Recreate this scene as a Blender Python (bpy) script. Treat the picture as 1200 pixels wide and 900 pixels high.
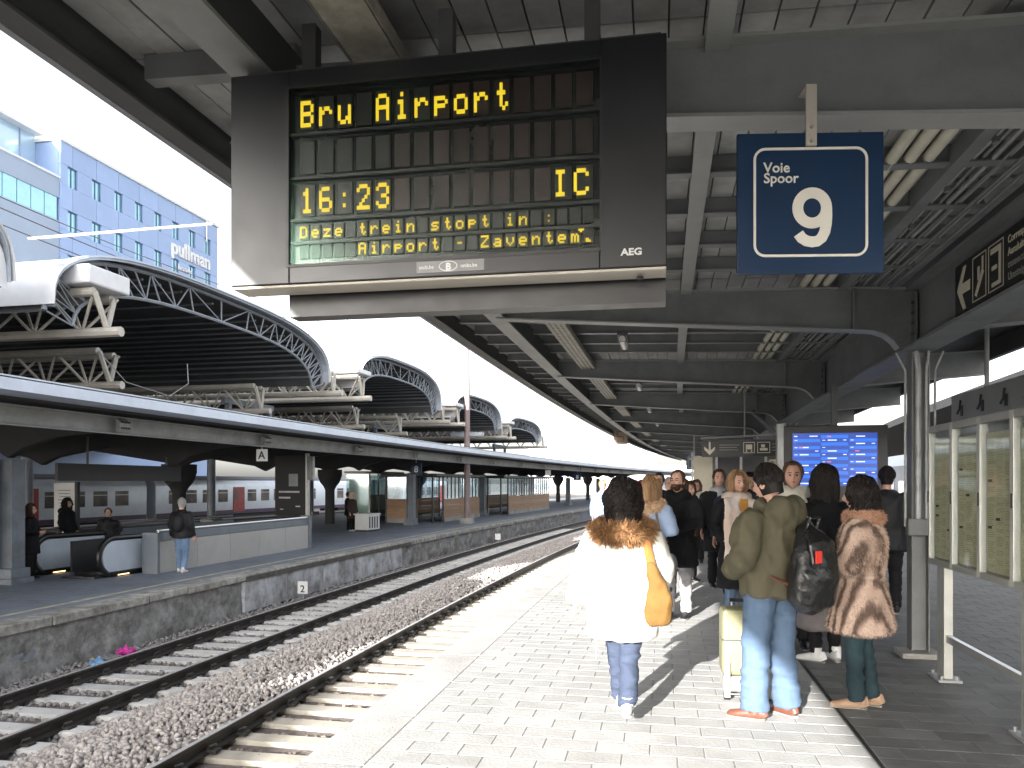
import bpy, bmesh, math, random
import numpy as np
from mathutils import Vector, Matrix, noise
random.seed(7); np.random.seed(7)
for o in list(bpy.data.objects): bpy.data.objects.remove(o)
scene = bpy.context.scene
COL = scene.collection
RAD = math.radians
# ------------------------------------------------------------------ camera
cam_d = bpy.data.cameras.new('camera'); cam = bpy.data.objects.new('camera', cam_d); COL.objects.link(cam)
cam.location = (0, 0, 1.67); cam.rotation_euler = (RAD(90), 0, 0)
cam_d.sensor_width = 36; cam_d.lens = 27.6; cam_d.shift_y = 116 / 1200
cam_d.clip_start = .05; cam_d.clip_end = 3000
scene.camera = cam
# ------------------------------------------------------------------ light
SUN_HEAD, SUN_EL = 25.8, 15.2           # heading the light travels to, elevation
world = bpy.data.worlds.new('World'); scene.world = world; world.use_nodes = True
nt = world.node_tree; nt.nodes.clear()
wo = nt.nodes.new('ShaderNodeOutputWorld'); bg = nt.nodes.new('ShaderNodeBackground')
sky = nt.nodes.new('ShaderNodeTexSky'); sky.sky_type = 'NISHITA'; sky.sun_disc = False
sky.sun_elevation = RAD(SUN_EL); sky.sun_rotation = RAD(SUN_HEAD + 180)
sky.air_density = 1.0; sky.dust_density = 3.0; sky.ozone_density = 1.0
hs = nt.nodes.new('ShaderNodeHueSaturation'); hs.inputs['Saturation'].default_value = .25
nt.links.new(sky.outputs[0], hs.inputs['Color']); nt.links.new(hs.outputs[0], bg.inputs[0])
bg.inputs[1].default_value = .15
nt.links.new(bg.outputs[0], wo.inputs[0])
sun_d = bpy.data.lights.new('sun', 'SUN'); sun = bpy.data.objects.new('sun', sun_d); COL.objects.link(sun)
sun_d.energy = 5.0; sun_d.angle = RAD(.55); sun_d.color = (1, .97, .93)
sh, se = RAD(SUN_HEAD), RAD(SUN_EL)
sun.rotation_euler = Vector((math.sin(sh) * math.cos(se), math.cos(sh) * math.cos(se), -math.sin(se))).to_track_quat('-Z', 'Y').to_euler()
sun.location = (-20, -30, 30)
vs = scene.view_settings
vs.view_transform = 'Standard'; vs.look = 'None'; vs.gamma = 1; vs.exposure = 2.05; vs.use_curve_mapping = False

# ------------------------------------------------------------------ the curve of the platforms
TH0, KAP = RAD(10.1), .0022
RR = 1 / KAP; CX, CY = RR * math.cos(TH0), -RR * math.sin(TH0)
def P(s, d, z=0.0):
    th = TH0 + KAP * s
    return Vector((CX - (RR - d) * math.cos(th), CY + (RR - d) * math.sin(th), z))
def heading(s): return TH0 + KAP * s
# ------------------------------------------------------------------ materials
MATS = {}
def nodes_of(m): return m.node_tree.nodes, m.node_tree.links
def mat(name, col, rough=.7, metal=0., var=.15, scale=3., bump=0., bscale=40., rnd=0., col2=None, emit=None, es=0., alpha=None, trans=0., spec=.5, dirt=0., dscale=1.2, stretch=None, coat=0.):
    if name in MATS: return MATS[name]
    m = bpy.data.materials.new(name); m.use_nodes = True; n, l = nodes_of(m)
    b = n['Principled BSDF']
    b.inputs['Roughness'].default_value = rough; b.inputs['Metallic'].default_value = metal
    b.inputs['Specular IOR Level'].default_value = spec
    if coat: b.inputs['Coat Weight'].default_value = coat; b.inputs['Coat Roughness'].default_value = .1
    if trans: b.inputs['Transmission Weight'].default_value = trans
    tc = n.new('ShaderNodeTexCoord'); mp = n.new('ShaderNodeMapping'); l.new(tc.outputs['Object'], mp.inputs[0])
    if stretch: mp.inputs['Scale'].default_value = stretch
    oi = n.new('ShaderNodeObjectInfo')
    va = n.new('ShaderNodeVectorMath'); va.operation = 'ADD'; l.new(mp.outputs[0], va.inputs[0])
    sc = n.new('ShaderNodeVectorMath'); sc.operation = 'SCALE'; sc.inputs[0].default_value = (37, 11, 23); l.new(oi.outputs['Random'], sc.inputs['Scale']); l.new(sc.outputs[0], va.inputs[1])
    c1 = tuple(col) + (1,)
    c2 = tuple(col2) + (1,) if col2 else tuple(min(1, c * (1 - var * 1.6)) for c in col) + (1,)
    ns = n.new('ShaderNodeTexNoise'); ns.inputs['Scale'].default_value = scale; ns.inputs['Detail'].default_value = 8; ns.inputs['Roughness'].default_value = .62
    l.new(va.outputs[0], ns.inputs[0])
    rp = n.new('ShaderNodeValToRGB'); rp.color_ramp.elements[0].position = .32; rp.color_ramp.elements[1].position = .68
    rp.color_ramp.elements[0].color = c2; rp.color_ramp.elements[1].color = c1
    l.new(ns.outputs[0], rp.inputs[0]); out = rp.outputs[0]
    if dirt:
        n2 = n.new('ShaderNodeTexNoise'); n2.inputs['Scale'].default_value = dscale; n2.inputs['Detail'].default_value = 10; n2.inputs['Roughness'].default_value = .7
        l.new(va.outputs[0], n2.inputs[0])
        r2 = n.new('ShaderNodeValToRGB'); r2.color_ramp.elements[0].position = .45; r2.color_ramp.elements[1].position = .72
        r2.color_ramp.elements[0].color = (1, 1, 1, 1); r2.color_ramp.elements[1].color = (1 - dirt, 1 - dirt * 1.05, 1 - dirt * 1.12, 1)
        l.new(n2.outputs[0], r2.inputs[0])
        mx = n.new('ShaderNodeMixRGB'); mx.blend_type = 'MULTIPLY'; mx.inputs[0].default_value = 1; l.new(out, mx.inputs[1]); l.new(r2.outputs[0], mx.inputs[2]); out = mx.outputs[0]
    if rnd:
        hv = n.new('ShaderNodeHueSaturation'); mr = n.new('ShaderNodeMapRange'); mr.inputs[3].default_value = 1 - rnd; mr.inputs[4].default_value = 1 + rnd
        l.new(oi.outputs['Random'], mr.inputs[0]); l.new(mr.outputs[0], hv.inputs['Value']); l.new(out, hv.inputs['Color']); out = hv.outputs[0]
    l.new(out, b.inputs['Base Color'])
    if bump:
        nb = n.new('ShaderNodeTexNoise'); nb.inputs['Scale'].default_value = bscale; nb.inputs['Detail'].default_value = 6
        l.new(va.outputs[0], nb.inputs[0])
        bp = n.new('ShaderNodeBump'); bp.inputs['Strength'].default_value = bump; bp.inputs['Distance'].default_value = .02
        l.new(nb.outputs[0], bp.inputs['Height']); l.new(bp.outputs[0], b.inputs['Normal'])
        rr = n.new('ShaderNodeMapRange'); rr.inputs[3].default_value = max(0, rough - .12); rr.inputs[4].default_value = min(1, rough + .12)
        l.new(ns.outputs[0], rr.inputs[0]); l.new(rr.outputs[0], b.inputs['Roughness'])
    if emit:
        b.inputs['Emission Color'].default_value = tuple(emit) + (1,); b.inputs['Emission Strength'].default_value = es
    if alpha is not None: b.inputs['Alpha'].default_value = alpha
    MATS[name] = m; return m

def glass(name, tint=(.6, .7, .75), rough=.03, mixf=.3, gcol=(.9, .95, 1)):
    if name in MATS: return MATS[name]
    m = bpy.data.materials.new(name); m.use_nodes = True; n, l = nodes_of(m); n.clear()
    o = n.new('ShaderNodeOutputMaterial'); t = n.new('ShaderNodeBsdfTransparent'); g = n.new('ShaderNodeBsdfGlossy'); mx = n.new('ShaderNodeMixShader')
    t.inputs[0].default_value = tuple(tint) + (1,); g.inputs['Roughness'].default_value = rough; g.inputs[0].default_value = tuple(gcol) + (1,)
    fr = n.new('ShaderNodeFresnel'); fr.inputs[0].default_value = 1.45
    ad = n.new('ShaderNodeMath'); ad.operation = 'ADD'; ad.use_clamp = True; ad.inputs[1].default_value = mixf * .3
    ms = n.new('ShaderNodeMath'); ms.operation = 'MULTIPLY'; ms.inputs[1].default_value = .35; l.new(fr.outputs[0], ms.inputs[0]); l.new(ms.outputs[0], ad.inputs[0]); l.new(ad.outputs[0], mx.inputs[0]); l.new(t.outputs[0], mx.inputs[1]); l.new(g.outputs[0], mx.inputs[2]); l.new(mx.outputs[0], o.inputs[0])
    MATS[name] = m; return m

# ------------------------------------------------------------------ mesh builder
class MB:
    def __init__(self): self.v = []; self.f = []
    def add(self, vs, fs):
        k = len(self.v); self.v += [tuple(p) for p in vs]; self.f += [tuple(i + k for i in f) for f in fs]; return self
    def box(self, x0, x1, y0, y1, z0, z1, m=None):
        vs = [Vector((x, y, z)) for z in (z0, z1) for y in (y0, y1) for x in (x0, x1)]
        if m is not None: vs = [m @ p for p in vs]
        return self.add(vs, [(0, 2, 3, 1), (4, 5, 7, 6), (0, 1, 5, 4), (2, 6, 7, 3), (0, 4, 6, 2), (1, 3, 7, 5)])
    def cbox(self, c, s, rz=0, rx=0, ry=0):
        m = Matrix.Translation(c) @ Matrix.Rotation(rz, 4, 'Z') @ Matrix.Rotation(ry, 4, 'Y') @ Matrix.Rotation(rx, 4, 'X')
        return self.box(-s[0] / 2, s[0] / 2, -s[1] / 2, s[1] / 2, -s[2] / 2, s[2] / 2, m)
    def tube(self, pts, rad, n=8, asp=None, caps=True, up=None):
        pts = [Vector(p) for p in pts]; L = len(pts)
        if not hasattr(rad, '__len__'): rad = [rad] * L
        tg = [((pts[min(i + 1, L - 1)] - pts[max(i - 1, 0)]).normalized()) for i in range(L)]
        a = Vector(up) if up else (Vector((0, 0, 1)) if abs(tg[0].z) < .9 else Vector((1, 0, 0)))
        vs = []; fs = []
        for i in range(L):
            a = (a - tg[i] * a.dot(tg[i])).normalized(); b = tg[i].cross(a)
            r = rad[i]; ra, rb = (r if hasattr(r, '__len__') else (r, r))
            for j in range(n):
                t = 2 * math.pi * j / n
                vs.append(pts[i] + a * (ra * math.cos(t)) + b * (rb * math.sin(t)))
        for i in range(L - 1):
            for j in range(n):
                fs.append((i * n + j, i * n + (j + 1) % n, (i + 1) * n + (j + 1) % n, (i + 1) * n + j))
        if caps: fs.append(tuple(range(n - 1, -1, -1))); fs.append(tuple((L - 1) * n + j for j in range(n)))
        return self.add(vs, fs)
    def prism(self, poly, y0, y1, m=None):      # poly in (x,z), extruded along y
        n = len(poly)
        vs = [Vector((x, y, z)) for y in (y0, y1) for x, z in poly]
        if m is not None: vs = [m @ p for p in vs]
        fs = [tuple(range(n)), tuple(range(2 * n - 1, n - 1, -1))] + [(i, i + n, (i + 1) % n + n, (i + 1) % n) for i in range(n)]
        return self.add(vs, fs)
    def strip(self, pts, y0, y1, t, m=None):    # bent plate following (x,z) points, thickness t upwards
        up = [(x, z + t) for x, z in pts]
        for i in range(len(pts) - 1):
            self.prism([pts[i], pts[i + 1], up[i + 1], up[i]], y0, y1, m)
        return self
    def sweep(self, s0, s1, prof, ds=2.0, caps=True):   # closed (d,z) profile along the platform curve
        n = max(1, int(math.ceil((s1 - s0) / ds))); k = len(prof); vs = []; fs = []
        for i in range(n + 1):
            s = s0 + (s1 - s0) * i / n
            for d, z in prof: vs.append(P(s, d, z))
        for i in range(n):
            for j in range(k):
                fs.append((i * k + j, i * k + (j + 1) % k, (i + 1) * k + (j + 1) % k, (i + 1) * k + j))
        if caps: fs.append(tuple(range(k - 1, -1, -1))); fs.append(tuple(n * k + j for j in range(k)))
        return self.add(vs, fs)
    def rect(self, d0, d1, z0, z1): return [(d0, z0), (d1, z0), (d1, z1), (d0, z1)]
    def srun(self, s0, s1, d0, d1, z0, z1, ds=2.0): return self.sweep(s0, s1, [(d0, z0), (d1, z0), (d1, z1), (d0, z1)], ds)
    def lathe(self, prof, n=20, m=None):
        vs = []; fs = []; k = len(prof)
        for j in range(n):
            t = 2 * math.pi * j / n
            for r, z in prof: vs.append(Vector((r * math.cos(t), r * math.sin(t), z)))
        if m is not None: vs = [m @ p for p in vs]
        for j in range(n):
            for i in range(k - 1):
                fs.append((j * k + i, ((j + 1) % n) * k + i, ((j + 1) % n) * k + i + 1, j * k + i + 1))
        return self.add(vs, fs)
    def ellipsoid(self, c, r, nu=16, nv=10, m=None):
        vs = []; fs = []; c = Vector(c)
        for i in range(nv + 1):
            ph = math.pi * i / nv
            for j in range(nu):
                t = 2 * math.pi * j / nu
                p = Vector((r[0] * math.sin(ph) * math.cos(t), r[1] * math.sin(ph) * math.sin(t), r[2] * math.cos(ph)))
                vs.append(c + (m @ p if m is not None else p))
        for i in range(nv):
            for j in range(nu):
                fs.append((i * nu + j, (i + 1) * nu + j, (i + 1) * nu + (j + 1) % nu, i * nu + (j + 1) % nu))
        return self.add(vs, fs)
    def mesh(self, name, smooth=False, ang=40):
        me = bpy.data.meshes.new(name); me.from_pydata(self.v, [], self.f)
        bm = bmesh.new(); bm.from_mesh(me); bmesh.ops.recalc_face_normals(bm, faces=bm.faces); bm.to_mesh(me); bm.free()
        if smooth: me.shade_smooth(); me.set_sharp_from_angle(angle=RAD(ang))
        return me
    def build(self, name, material, parent=None, world=False, smooth=False, ang=40, bevel=0):
        if world and parent is not None:
            inv = MW[parent.name].inverted(); self.v = [tuple(inv @ Vector(p)) for p in self.v]
        return link(name, self.mesh(name, smooth, ang), material, parent, bevel)
MW = {}
def link(name, me, material, parent=None, bevel=0):
    o = bpy.data.objects.new(name, me); COL.objects.link(o)
    if material is not None and not len(me.materials): me.materials.append(material)
    if parent is not None: o.parent = parent
    if bevel:
        b = o.modifiers.new('bevel', 'BEVEL'); b.width = bevel; b.segments = 2; b.limit_method = 'ANGLE'
    return o
def tag(o, label, cat, group=None):
    o['label'] = label; o['category'] = cat
    if group: o['group'] = group
    return o
def thing(name, label, cat, loc=(0, 0, 0), rz=0., group=None):
    o = bpy.data.objects.new(name, None); COL.objects.link(o)
    o.location = loc; o.rotation_euler = (0, 0, rz); o.empty_display_size = .2
    MW[o.name] = Matrix.Translation(Vector(loc)) @ Matrix.Rotation(rz, 4, 'Z')
    return tag(o, label, cat, group)
def at(name, label, cat, s, d, z=0., group=None, rz=0.): return thing(name, label, cat, P(s, d, z), -heading(s) + rz, group)
def struct(o): o['kind'] = 'structure'; return o
def stuff(o): o['kind'] = 'stuff'; return o
def copy_part(o, parent, loc=None, rz=None):
    c = o.copy(); COL.objects.link(c); c.parent = parent
    if loc is not None: c.location = loc
    if rz is not None: c.rotation_euler = (0, 0, rz)
    return c
DG = bpy.context.evaluated_depsgraph_get
def text_mesh(body, size, align='LEFT', bold=0., ext=.002, spacing=1.):
    cu = bpy.data.curves.new('lettering', 'FONT'); cu.body = body; cu.size = size; cu.align_x = align; cu.align_y = 'BOTTOM_BASELINE'
    cu.extrude = ext; cu.offset = bold; cu.space_character = spacing; cu.resolution_u = 3
    o = bpy.data.objects.new('lettering', cu); COL.objects.link(o)
    bpy.context.view_layer.update()
    me = bpy.data.meshes.new_from_object(o.evaluated_get(DG()))
    bpy.data.objects.remove(o); bpy.data.curves.remove(cu)
    me.materials.clear(); return me
def text(name, body, size, material, parent, loc, rot, align='LEFT', bold=0., ext=.002, sx=1., spacing=1.):
    me = text_mesh(body, size, align, bold, ext, spacing)
    o = link(name, me, material, parent); o.location = loc; o.rotation_euler = rot; o.scale = (sx, 1, 1); return o
FACE = (RAD(90), 0, 0)      # lettering that reads from -y of its thing
def rects_mesh(name, quads, material, parent, y=0., t=.002):   # flat print: list of (x0,x1,z0,z1)
    b = MB()
    for x0, x1, z0, z1 in quads: b.box(x0, x1, y - t, y, z0, z1)
    return b.build(name, material, parent)

# palette
STEEL = mat('painted_steel', (.196, .208, .211), .5, 0, .12, 2.5, .06, 60, dirt=.3, dscale=2.2)
STEEL2 = mat('painted_steel_dark', (.085, .089, .087), .5, 0, .15, 2.5, .05, 60, dirt=.3)
FLANGE = mat('flange_paint', (.30, .31, .305), .5, 0, .12, 3, .05, 60, dirt=.25, dscale=3)
PLANK = mat('soffit_board', (.335, .345, .342), .7, 0, .15, 5, .15, 30, rnd=.12, dirt=.3, dscale=3, stretch=(1, 1, 1))
BLACK = mat('black_plastic', (.012, .012, .013), .42, 0, .1, 6, .03, 90)
DARK = mat('dark_metal', (.035, .036, .04), .45, 0, .2, 4, .05, 60)
ALU = mat('brushed_aluminium', (.62, .62, .6), .35, .8, .1, 8, .04, 80)
GALV = mat('galvanised', (.45, .46, .46), .5, .5, .25, 6, .06, 60)
BEIGE = mat('beige_trim', (.5, .46, .4), .5, 0, .08, 4, .03, 60)
WHITE = mat('white_paint', (.78, .78, .76), .5, 0, .06, 5, .02, 60)
NAVY = mat('sign_navy', (.006, .03, .082), .35, 0, .1, 2, .02, 60)
CREAM = mat('cream_print', (.8, .77, .68), .5, 0, .04, 5)
CONC = mat('concrete', (.42, .41, .38), .85, 0, .2, 3, .3, 25, dirt=.45, dscale=1.6)
# ================================================================== ground, tracks, platforms
ZR = -1.11; ZB = -1.30; ZL = -.44
GROUND = mat('ground_dirt', (.16, .145, .13), .9, 0, .3, 2, .4, 20, dirt=.4)
b = MB(); N = 24
b.add([(-1500, -600, -1.5), (1500, -600, -1.5), (1500, 2400, -1.5), (-1500, 2400, -1.5)], [(0, 1, 2, 3)])
struct(b.build('ground', GROUND))
BALL = mat('ballast_bed', (.2, .165, .15), .95, 0, .4, 14, .8, 30, col2=(.1, .085, .08))
b = MB(); b.sweep(-12, 160, [(-46, -1.49), (14, -1.49), (14, ZB - .05), (-46, ZB - .05)], 4); struct(b.build('ballast', BALL))

# ---- stones
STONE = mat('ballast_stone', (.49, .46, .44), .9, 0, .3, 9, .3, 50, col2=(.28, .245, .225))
def stone_field(name, n, region, label, matl, size=(.022, .045), dens=None):
    ico_v = []; t = (1 + 5 ** .5) / 2
    for p in ((-1, t, 0), (1, t, 0), (-1, -t, 0), (1, -t, 0), (0, -1, t), (0, 1, t), (0, -1, -t), (0, 1, -t), (t, 0, -1), (t, 0, 1), (-t, 0, -1), (-t, 0, 1)): ico_v.append(p)
    ico_f = np.array([(0, 11, 5), (0, 5, 1), (0, 1, 7), (0, 7, 10), (0, 10, 11), (1, 5, 9), (5, 11, 4), (11, 10, 2), (10, 7, 6), (7, 1, 8), (3, 9, 4), (3, 4, 2), (3, 2, 6), (3, 6, 8), (3, 8, 9), (4, 9, 5), (2, 4, 11), (6, 2, 10), (8, 6, 7), (9, 8, 1)])
    ico = np.array(ico_v) / np.linalg.norm(ico_v[0])
    rng = np.random.default_rng(abs(hash(name)) % 1000 if False else len(name) + n)
    pos = region(rng, n); n = len(pos)
    sc = rng.uniform(size[0], size[1], (n, 1, 1)) * rng.uniform(.6, 1.25, (n, 1, 3))
    V = ico[None] * (1 + rng.uniform(-.28, .28, (n, 12, 1))) * sc
    a = rng.uniform(0, 6.28, n); e = rng.uniform(0, 6.28, n)
    ca, sa, ce, se_ = np.cos(a), np.sin(a), np.cos(e), np.sin(e)
    Rz = np.stack([np.stack([ca, -sa, 0 * a], -1), np.stack([sa, ca, 0 * a], -1), np.stack([0 * a, 0 * a, 1 + 0 * a], -1)], 1)
    Rx = np.stack([np.stack([1 + 0 * e, 0 * e, 0 * e], -1), np.stack([0 * e, ce, -se_], -1), np.stack([0 * e, se_, ce], -1)], 1)
    V = np.einsum('nij,nkj->nki', Rz @ Rx, V) + pos[:, None, :]
    F = (ico_f[None] + 12 * np.arange(n)[:, None, None]).reshape(-1, 3)
    me = bpy.data.meshes.new(name); V = V.reshape(-1, 3)
    me.vertices.add(len(V)); me.vertices.foreach_set('co', V.ravel().astype(np.float32))
    me.loops.add(len(F) * 3); me.loops.foreach_set('vertex_index', F.ravel().astype(np.int32))
    me.polygons.add(len(F)); me.polygons.foreach_set('loop_start', np.arange(0, len(F) * 3, 3, dtype=np.int32)); me.polygons.foreach_set('loop_total', np.full(len(F), 3, dtype=np.int32))
    me.update(calc_edges=True)
    o = link(name, me, matl); stuff(o); tag(o, label, 'gravel'); return o
def Pn(s, d, z):
    th = TH0 + KAP * s
    return np.stack([CX - (RR - d) * np.cos(th), CY + (RR - d) * np.sin(th), z], -1)
def smp(rng, n, s0, s1, p=1.0):      # more stones near the camera
    a, c = s0 ** (1 - p) if p != 1 else 0, 0
    u = rng.random(n)
    if p == 1: return s0 * (s1 / s0) ** u
    return s0 + (s1 - s0) * u
def reg_six(rng, n):
    s = smp(rng, n, 3.2, 44); d = rng.uniform(-6.74, -4.95, n); d = d + rng.normal(0, .03, n)
    mound = .16 * np.clip(1 - ((d + 5.75) / .95) ** 2, 0, 1)
    return Pn(s, d, ZB - .02 + mound + rng.uniform(-.02, .03, n))
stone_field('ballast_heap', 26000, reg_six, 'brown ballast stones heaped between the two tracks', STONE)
b = MB(); b.sweep(2, 60, [(-6.9, -1.42), (-4.8, -1.42), (-4.95, ZB - .03), (-5.3, ZB + .06), (-5.75, ZB + .1), (-6.2, ZB + .06), (-6.75, ZB - .03)], 2)
struct(b.build('ballast_ridge', BALL))
def reg_near(rng, n):
    s = smp(rng, n, 3.2, 26); d = rng.uniform(-4.9, -2.1, n)
    # keep off the sleeper tops
    ph = ((s - .1) / .6) % 1.0; k = np.abs(ph - .5) > .2; s, d = s[k], d[k]
    return Pn(s, d, ZB - .045 + rng.uniform(-.02, .02, len(s)))
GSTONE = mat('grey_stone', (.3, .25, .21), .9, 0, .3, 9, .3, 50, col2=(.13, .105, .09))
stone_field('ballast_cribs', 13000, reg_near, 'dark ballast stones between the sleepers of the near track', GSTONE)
def reg_left(rng, n):
    s = smp(rng, n, 7, 45); d = rng.uniform(-9.5, -6.5, n)
    ph = ((s - .3) / .6) % 1.0; k = (np.abs(ph - .5) > .2) | (d < -9.0); s, d = s[k], d[k]
    return Pn(s, d, ZB - .045 + np.where(d < -8.9, .02, 0) + rng.uniform(-.02, .02, len(s)))
LSTONE = mat('pale_grey_stone', (.33, .32, .31), .9, 0, .3, 9, .3, 50, col2=(.16, .15, .15))
stone_field('ballast_far', 14000, reg_left, 'grey ballast stones of the far track beside the old platform wall', LSTONE)

# ---- tracks
RAILM = mat('rail_steel', (.035, .03, .028), .55, .2, .3, 8, .2, 40)
RAILTOP = mat('rail_head', (.72, .69, .69), .42, .55, .15, 5, .02, 80)
SLEEPN = mat('sleeper_concrete', (.5, .46, .39), .85, 0, .2, 6, .3, 40, rnd=.12, dirt=.35, dscale=3)
SLEEPL = mat('sleeper_concrete_pale', (.62, .61, .6), .85, 0, .15, 6, .3, 40, rnd=.1, dirt=.3, dscale=3)
CLIP = mat('rail_clip_steel', (.05, .045, .042), .7, .3, .3, 20, .2, 60)
def rail_prof(d, side=1):
    z = ZR; return [(d - .07, z - .172), (d + .07, z - .172), (d + .07, z - .155), (d + .012, z - .135), (d + .012, z - .05), (d + .036, z - .035), (d + .036, z - .006), (d + .028, z), (d - .028, z), (d - .036, z - .006), (d - .036, z - .035), (d - .012, z - .05), (d - .012, z - .135), (d - .07, z - .155)]
clip_b = MB(); clip_b.box(-.055, .055, -.06, .06, 0, .035); clip_b.tube([(-.05, -.04, .03), (-.02, -.05, .075), (.03, 0, .085), (-.02, .05, .07), (-.05, .03, .03)], .014, 6)
clip_me = clip_b.mesh('rail_clip', True); clip_me.materials.append(CLIP)
def track(label, dl, s0, s1, off, smat, far):
    t = at('railway_track', label, 'track', s0, dl + .7175, ZB)
    for d in (dl, dl + 1.435):
        r = MB().sweep(s0 - 6, 150, rail_prof(d), 1.5).build('rail', RAILM, t, True, True, 30)
        MB().srun(s0 - 6, 150, d - .027, d + .027, ZR + .0005, ZR + .0025, 1.5).build('rail_head', RAILTOP, r, False) if False else None
        h = MB().srun(s0 - 6, 150, d - .027, d + .027, ZR + .0005, ZR + .003, 1.5); inv = MW[t.name].inverted(); h.v = [tuple(inv @ Vector(p)) for p in h.v]; h.build('rail_head', RAILTOP, r)
    sb = MB(); pr = [(-1.28, 0), (1.28, 0), (1.28, .1), (1.1, .125), (.85, .125), (.6, .1), (-.6, .1), (-.85, .125), (-1.1, .125), (-1.28, .1)]
    for i in range(len(pr)): pass
    sb.prism([(x, z) for x, z in pr], -.13, .13)
    sme = sb.mesh('sleeper'); sme.materials.append(smat)
    inv = MW[t.name].inverted(); s = s0 + off; i = 0
    while s < s1:
        p = inv @ P(s + random.uniform(-.015, .015), dl + .7175, ZB - .09)
        o = bpy.data.objects.new('sleeper', sme); COL.objects.link(o); o.parent = t; o.location = p; o.rotation_euler = (0, 0, -(heading(s) - heading(s0)) + random.uniform(-.012, .012))
        if s < 24:
            for x in ((-.7175 - .1, -.7175 + .1, .7175 - .1, .7175 + .1) if s < 16 else (-.62, .82)):
                c = bpy.data.objects.new('rail_clip', clip_me); COL.objects.link(c); c.parent = o; c.location = (x, 0, .12); c.rotation_euler = (0, 0, 0 if x in (-.62, .82) or x > 0 and x > .7 or -.7 < x < 0 else math.pi)
        s += .6; i += 1
    return t
track('near railway track with warm concrete sleepers beside the sunlit platform edge', -4.88, 2.6, 44, .4, SLEEPN, False)
track('far railway track with pale sleepers below the opposite platform wall', -8.47, 5.0, 50, .2, SLEEPL, True)

# ---- our platform
PAVM = mat('paver_stone', (.40, .397, .387), .85, 0, .1, 4, .2, 45, rnd=.035, dirt=.22, dscale=.9)
PAVJ = mat('paver_joint', (.27, .265, .25), .95, 0, .2, 6, .4, 60)
EDGE = mat('platform_edge_stone', (.43, .425, .41), .85, 0, .1, 5, .25, 45, rnd=.06, dirt=.2)
WALLN = mat('platform_wall', (.3, .28, .25), .9, 0, .3, 2, .5, 18, dirt=.5)
pl = struct(MB().sweep(-14, 140, [(-2.04, -1.45), (7.2, -1.45), (7.2, -.0035), (-2.04, -.0035)], 2).build('platform', PAVJ))
# pavers: rows .21 deep across the platform, stones .33 long, running bond
def paver_mesh(w, l, name):
    g = .0028; b = MB(); c = .0022
    x, y = w / 2 - g, l / 2 - g
    vs = [(-x, -y, -.05), (x, -y, -.05), (x, y, -.05), (-x, y, -.05), (-x, -y, -c), (x, -y, -c), (x, y, -c), (-x, y, -c), (-x + c, -y + c, 0), (x - c, -y + c, 0), (x - c, y - c, 0), (-x + c, y - c, 0)]
    b.add(vs, [(0, 1, 5, 4), (1, 2, 6, 5), (2, 3, 7, 6), (3, 0, 4, 7), (4, 5, 9, 8), (5, 6, 10, 9), (6, 7, 11, 10), (7, 4, 8, 11), (8, 9, 10, 11)])
    me = b.mesh(name); return me
pme = paver_mesh(.33, .21, 'paver'); pme.materials.append(PAVM)
PAVD = mat('paver_shaded', (.19, .188, .18), .7, 0, .2, 5, .2, 45, rnd=.15, dirt=.4, dscale=1.5)  # darker copy of the pavers, with the canopy shade put into the colour
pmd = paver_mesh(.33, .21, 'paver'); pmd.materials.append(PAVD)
cells = []
row = 0; s = 2.9; PWD = 2.99 / 9
while s < 46:
    if row % 2 == 0: cells += [(s, -1.70 + PWD * (i + .5), 1) for i in range(9)]
    else: cells += [(s, -1.70 + PWD * .25, .5)] + [(s, -1.70 + PWD * (i + 1), 1) for i in range(8)] + [(s, 1.29 - PWD * .25, .5)]
    if row % 2: cells.append((s, 1.325 + PWD * .25, .5))
    x = 1.325 + PWD * (1 if row % 2 else .5)
    while x < 7.0: cells.append((s, x, 1)); x += PWD
    row += 1; s += .21
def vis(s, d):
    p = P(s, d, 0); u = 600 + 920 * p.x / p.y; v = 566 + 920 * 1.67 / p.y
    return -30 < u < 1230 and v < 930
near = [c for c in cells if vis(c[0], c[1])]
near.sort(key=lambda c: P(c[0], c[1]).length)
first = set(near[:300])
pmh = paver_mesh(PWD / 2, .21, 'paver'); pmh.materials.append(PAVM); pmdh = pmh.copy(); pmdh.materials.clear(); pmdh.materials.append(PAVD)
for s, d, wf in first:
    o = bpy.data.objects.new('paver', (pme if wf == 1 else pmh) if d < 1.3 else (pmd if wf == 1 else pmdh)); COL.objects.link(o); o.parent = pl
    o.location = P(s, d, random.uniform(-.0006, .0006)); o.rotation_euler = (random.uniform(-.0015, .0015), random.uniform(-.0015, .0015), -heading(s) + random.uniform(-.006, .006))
def paver_rest(sel, matl):
    vs = []; fs = []
    base = np.array([v.co for v in pme.vertices]); faces = [tuple(p.vertices) for p in pme.polygons]
    bb = MB()
    for s, d, wf in sel:
        th = -heading(s); c, sn = math.cos(th), math.sin(th); p = P(s, d, random.uniform(-.0006, .0006)); k = len(bb.v)
        bb.v += [(p.x + a * wf * c - e * sn, p.y + a * wf * sn + e * c, p.z + z) for a, e, z in base]
        bb.f += [tuple(i + k for i in f) for f in faces]
    me = bpy.data.meshes.new('paving'); me.from_pydata(bb.v, [], bb.f)
    stuff(link('paving', me, matl, pl))
rest = [c for c in near[300:]]
PAVM2 = PAVM; 
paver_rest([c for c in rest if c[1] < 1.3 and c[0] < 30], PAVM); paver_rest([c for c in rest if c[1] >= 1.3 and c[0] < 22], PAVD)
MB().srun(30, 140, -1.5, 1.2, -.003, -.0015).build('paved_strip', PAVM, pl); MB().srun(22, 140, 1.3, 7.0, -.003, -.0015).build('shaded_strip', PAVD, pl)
MB().srun(2.5, 60, 1.296, 1.318, -.03, .003).build('drain_slot', BLACK, pl) 
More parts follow.
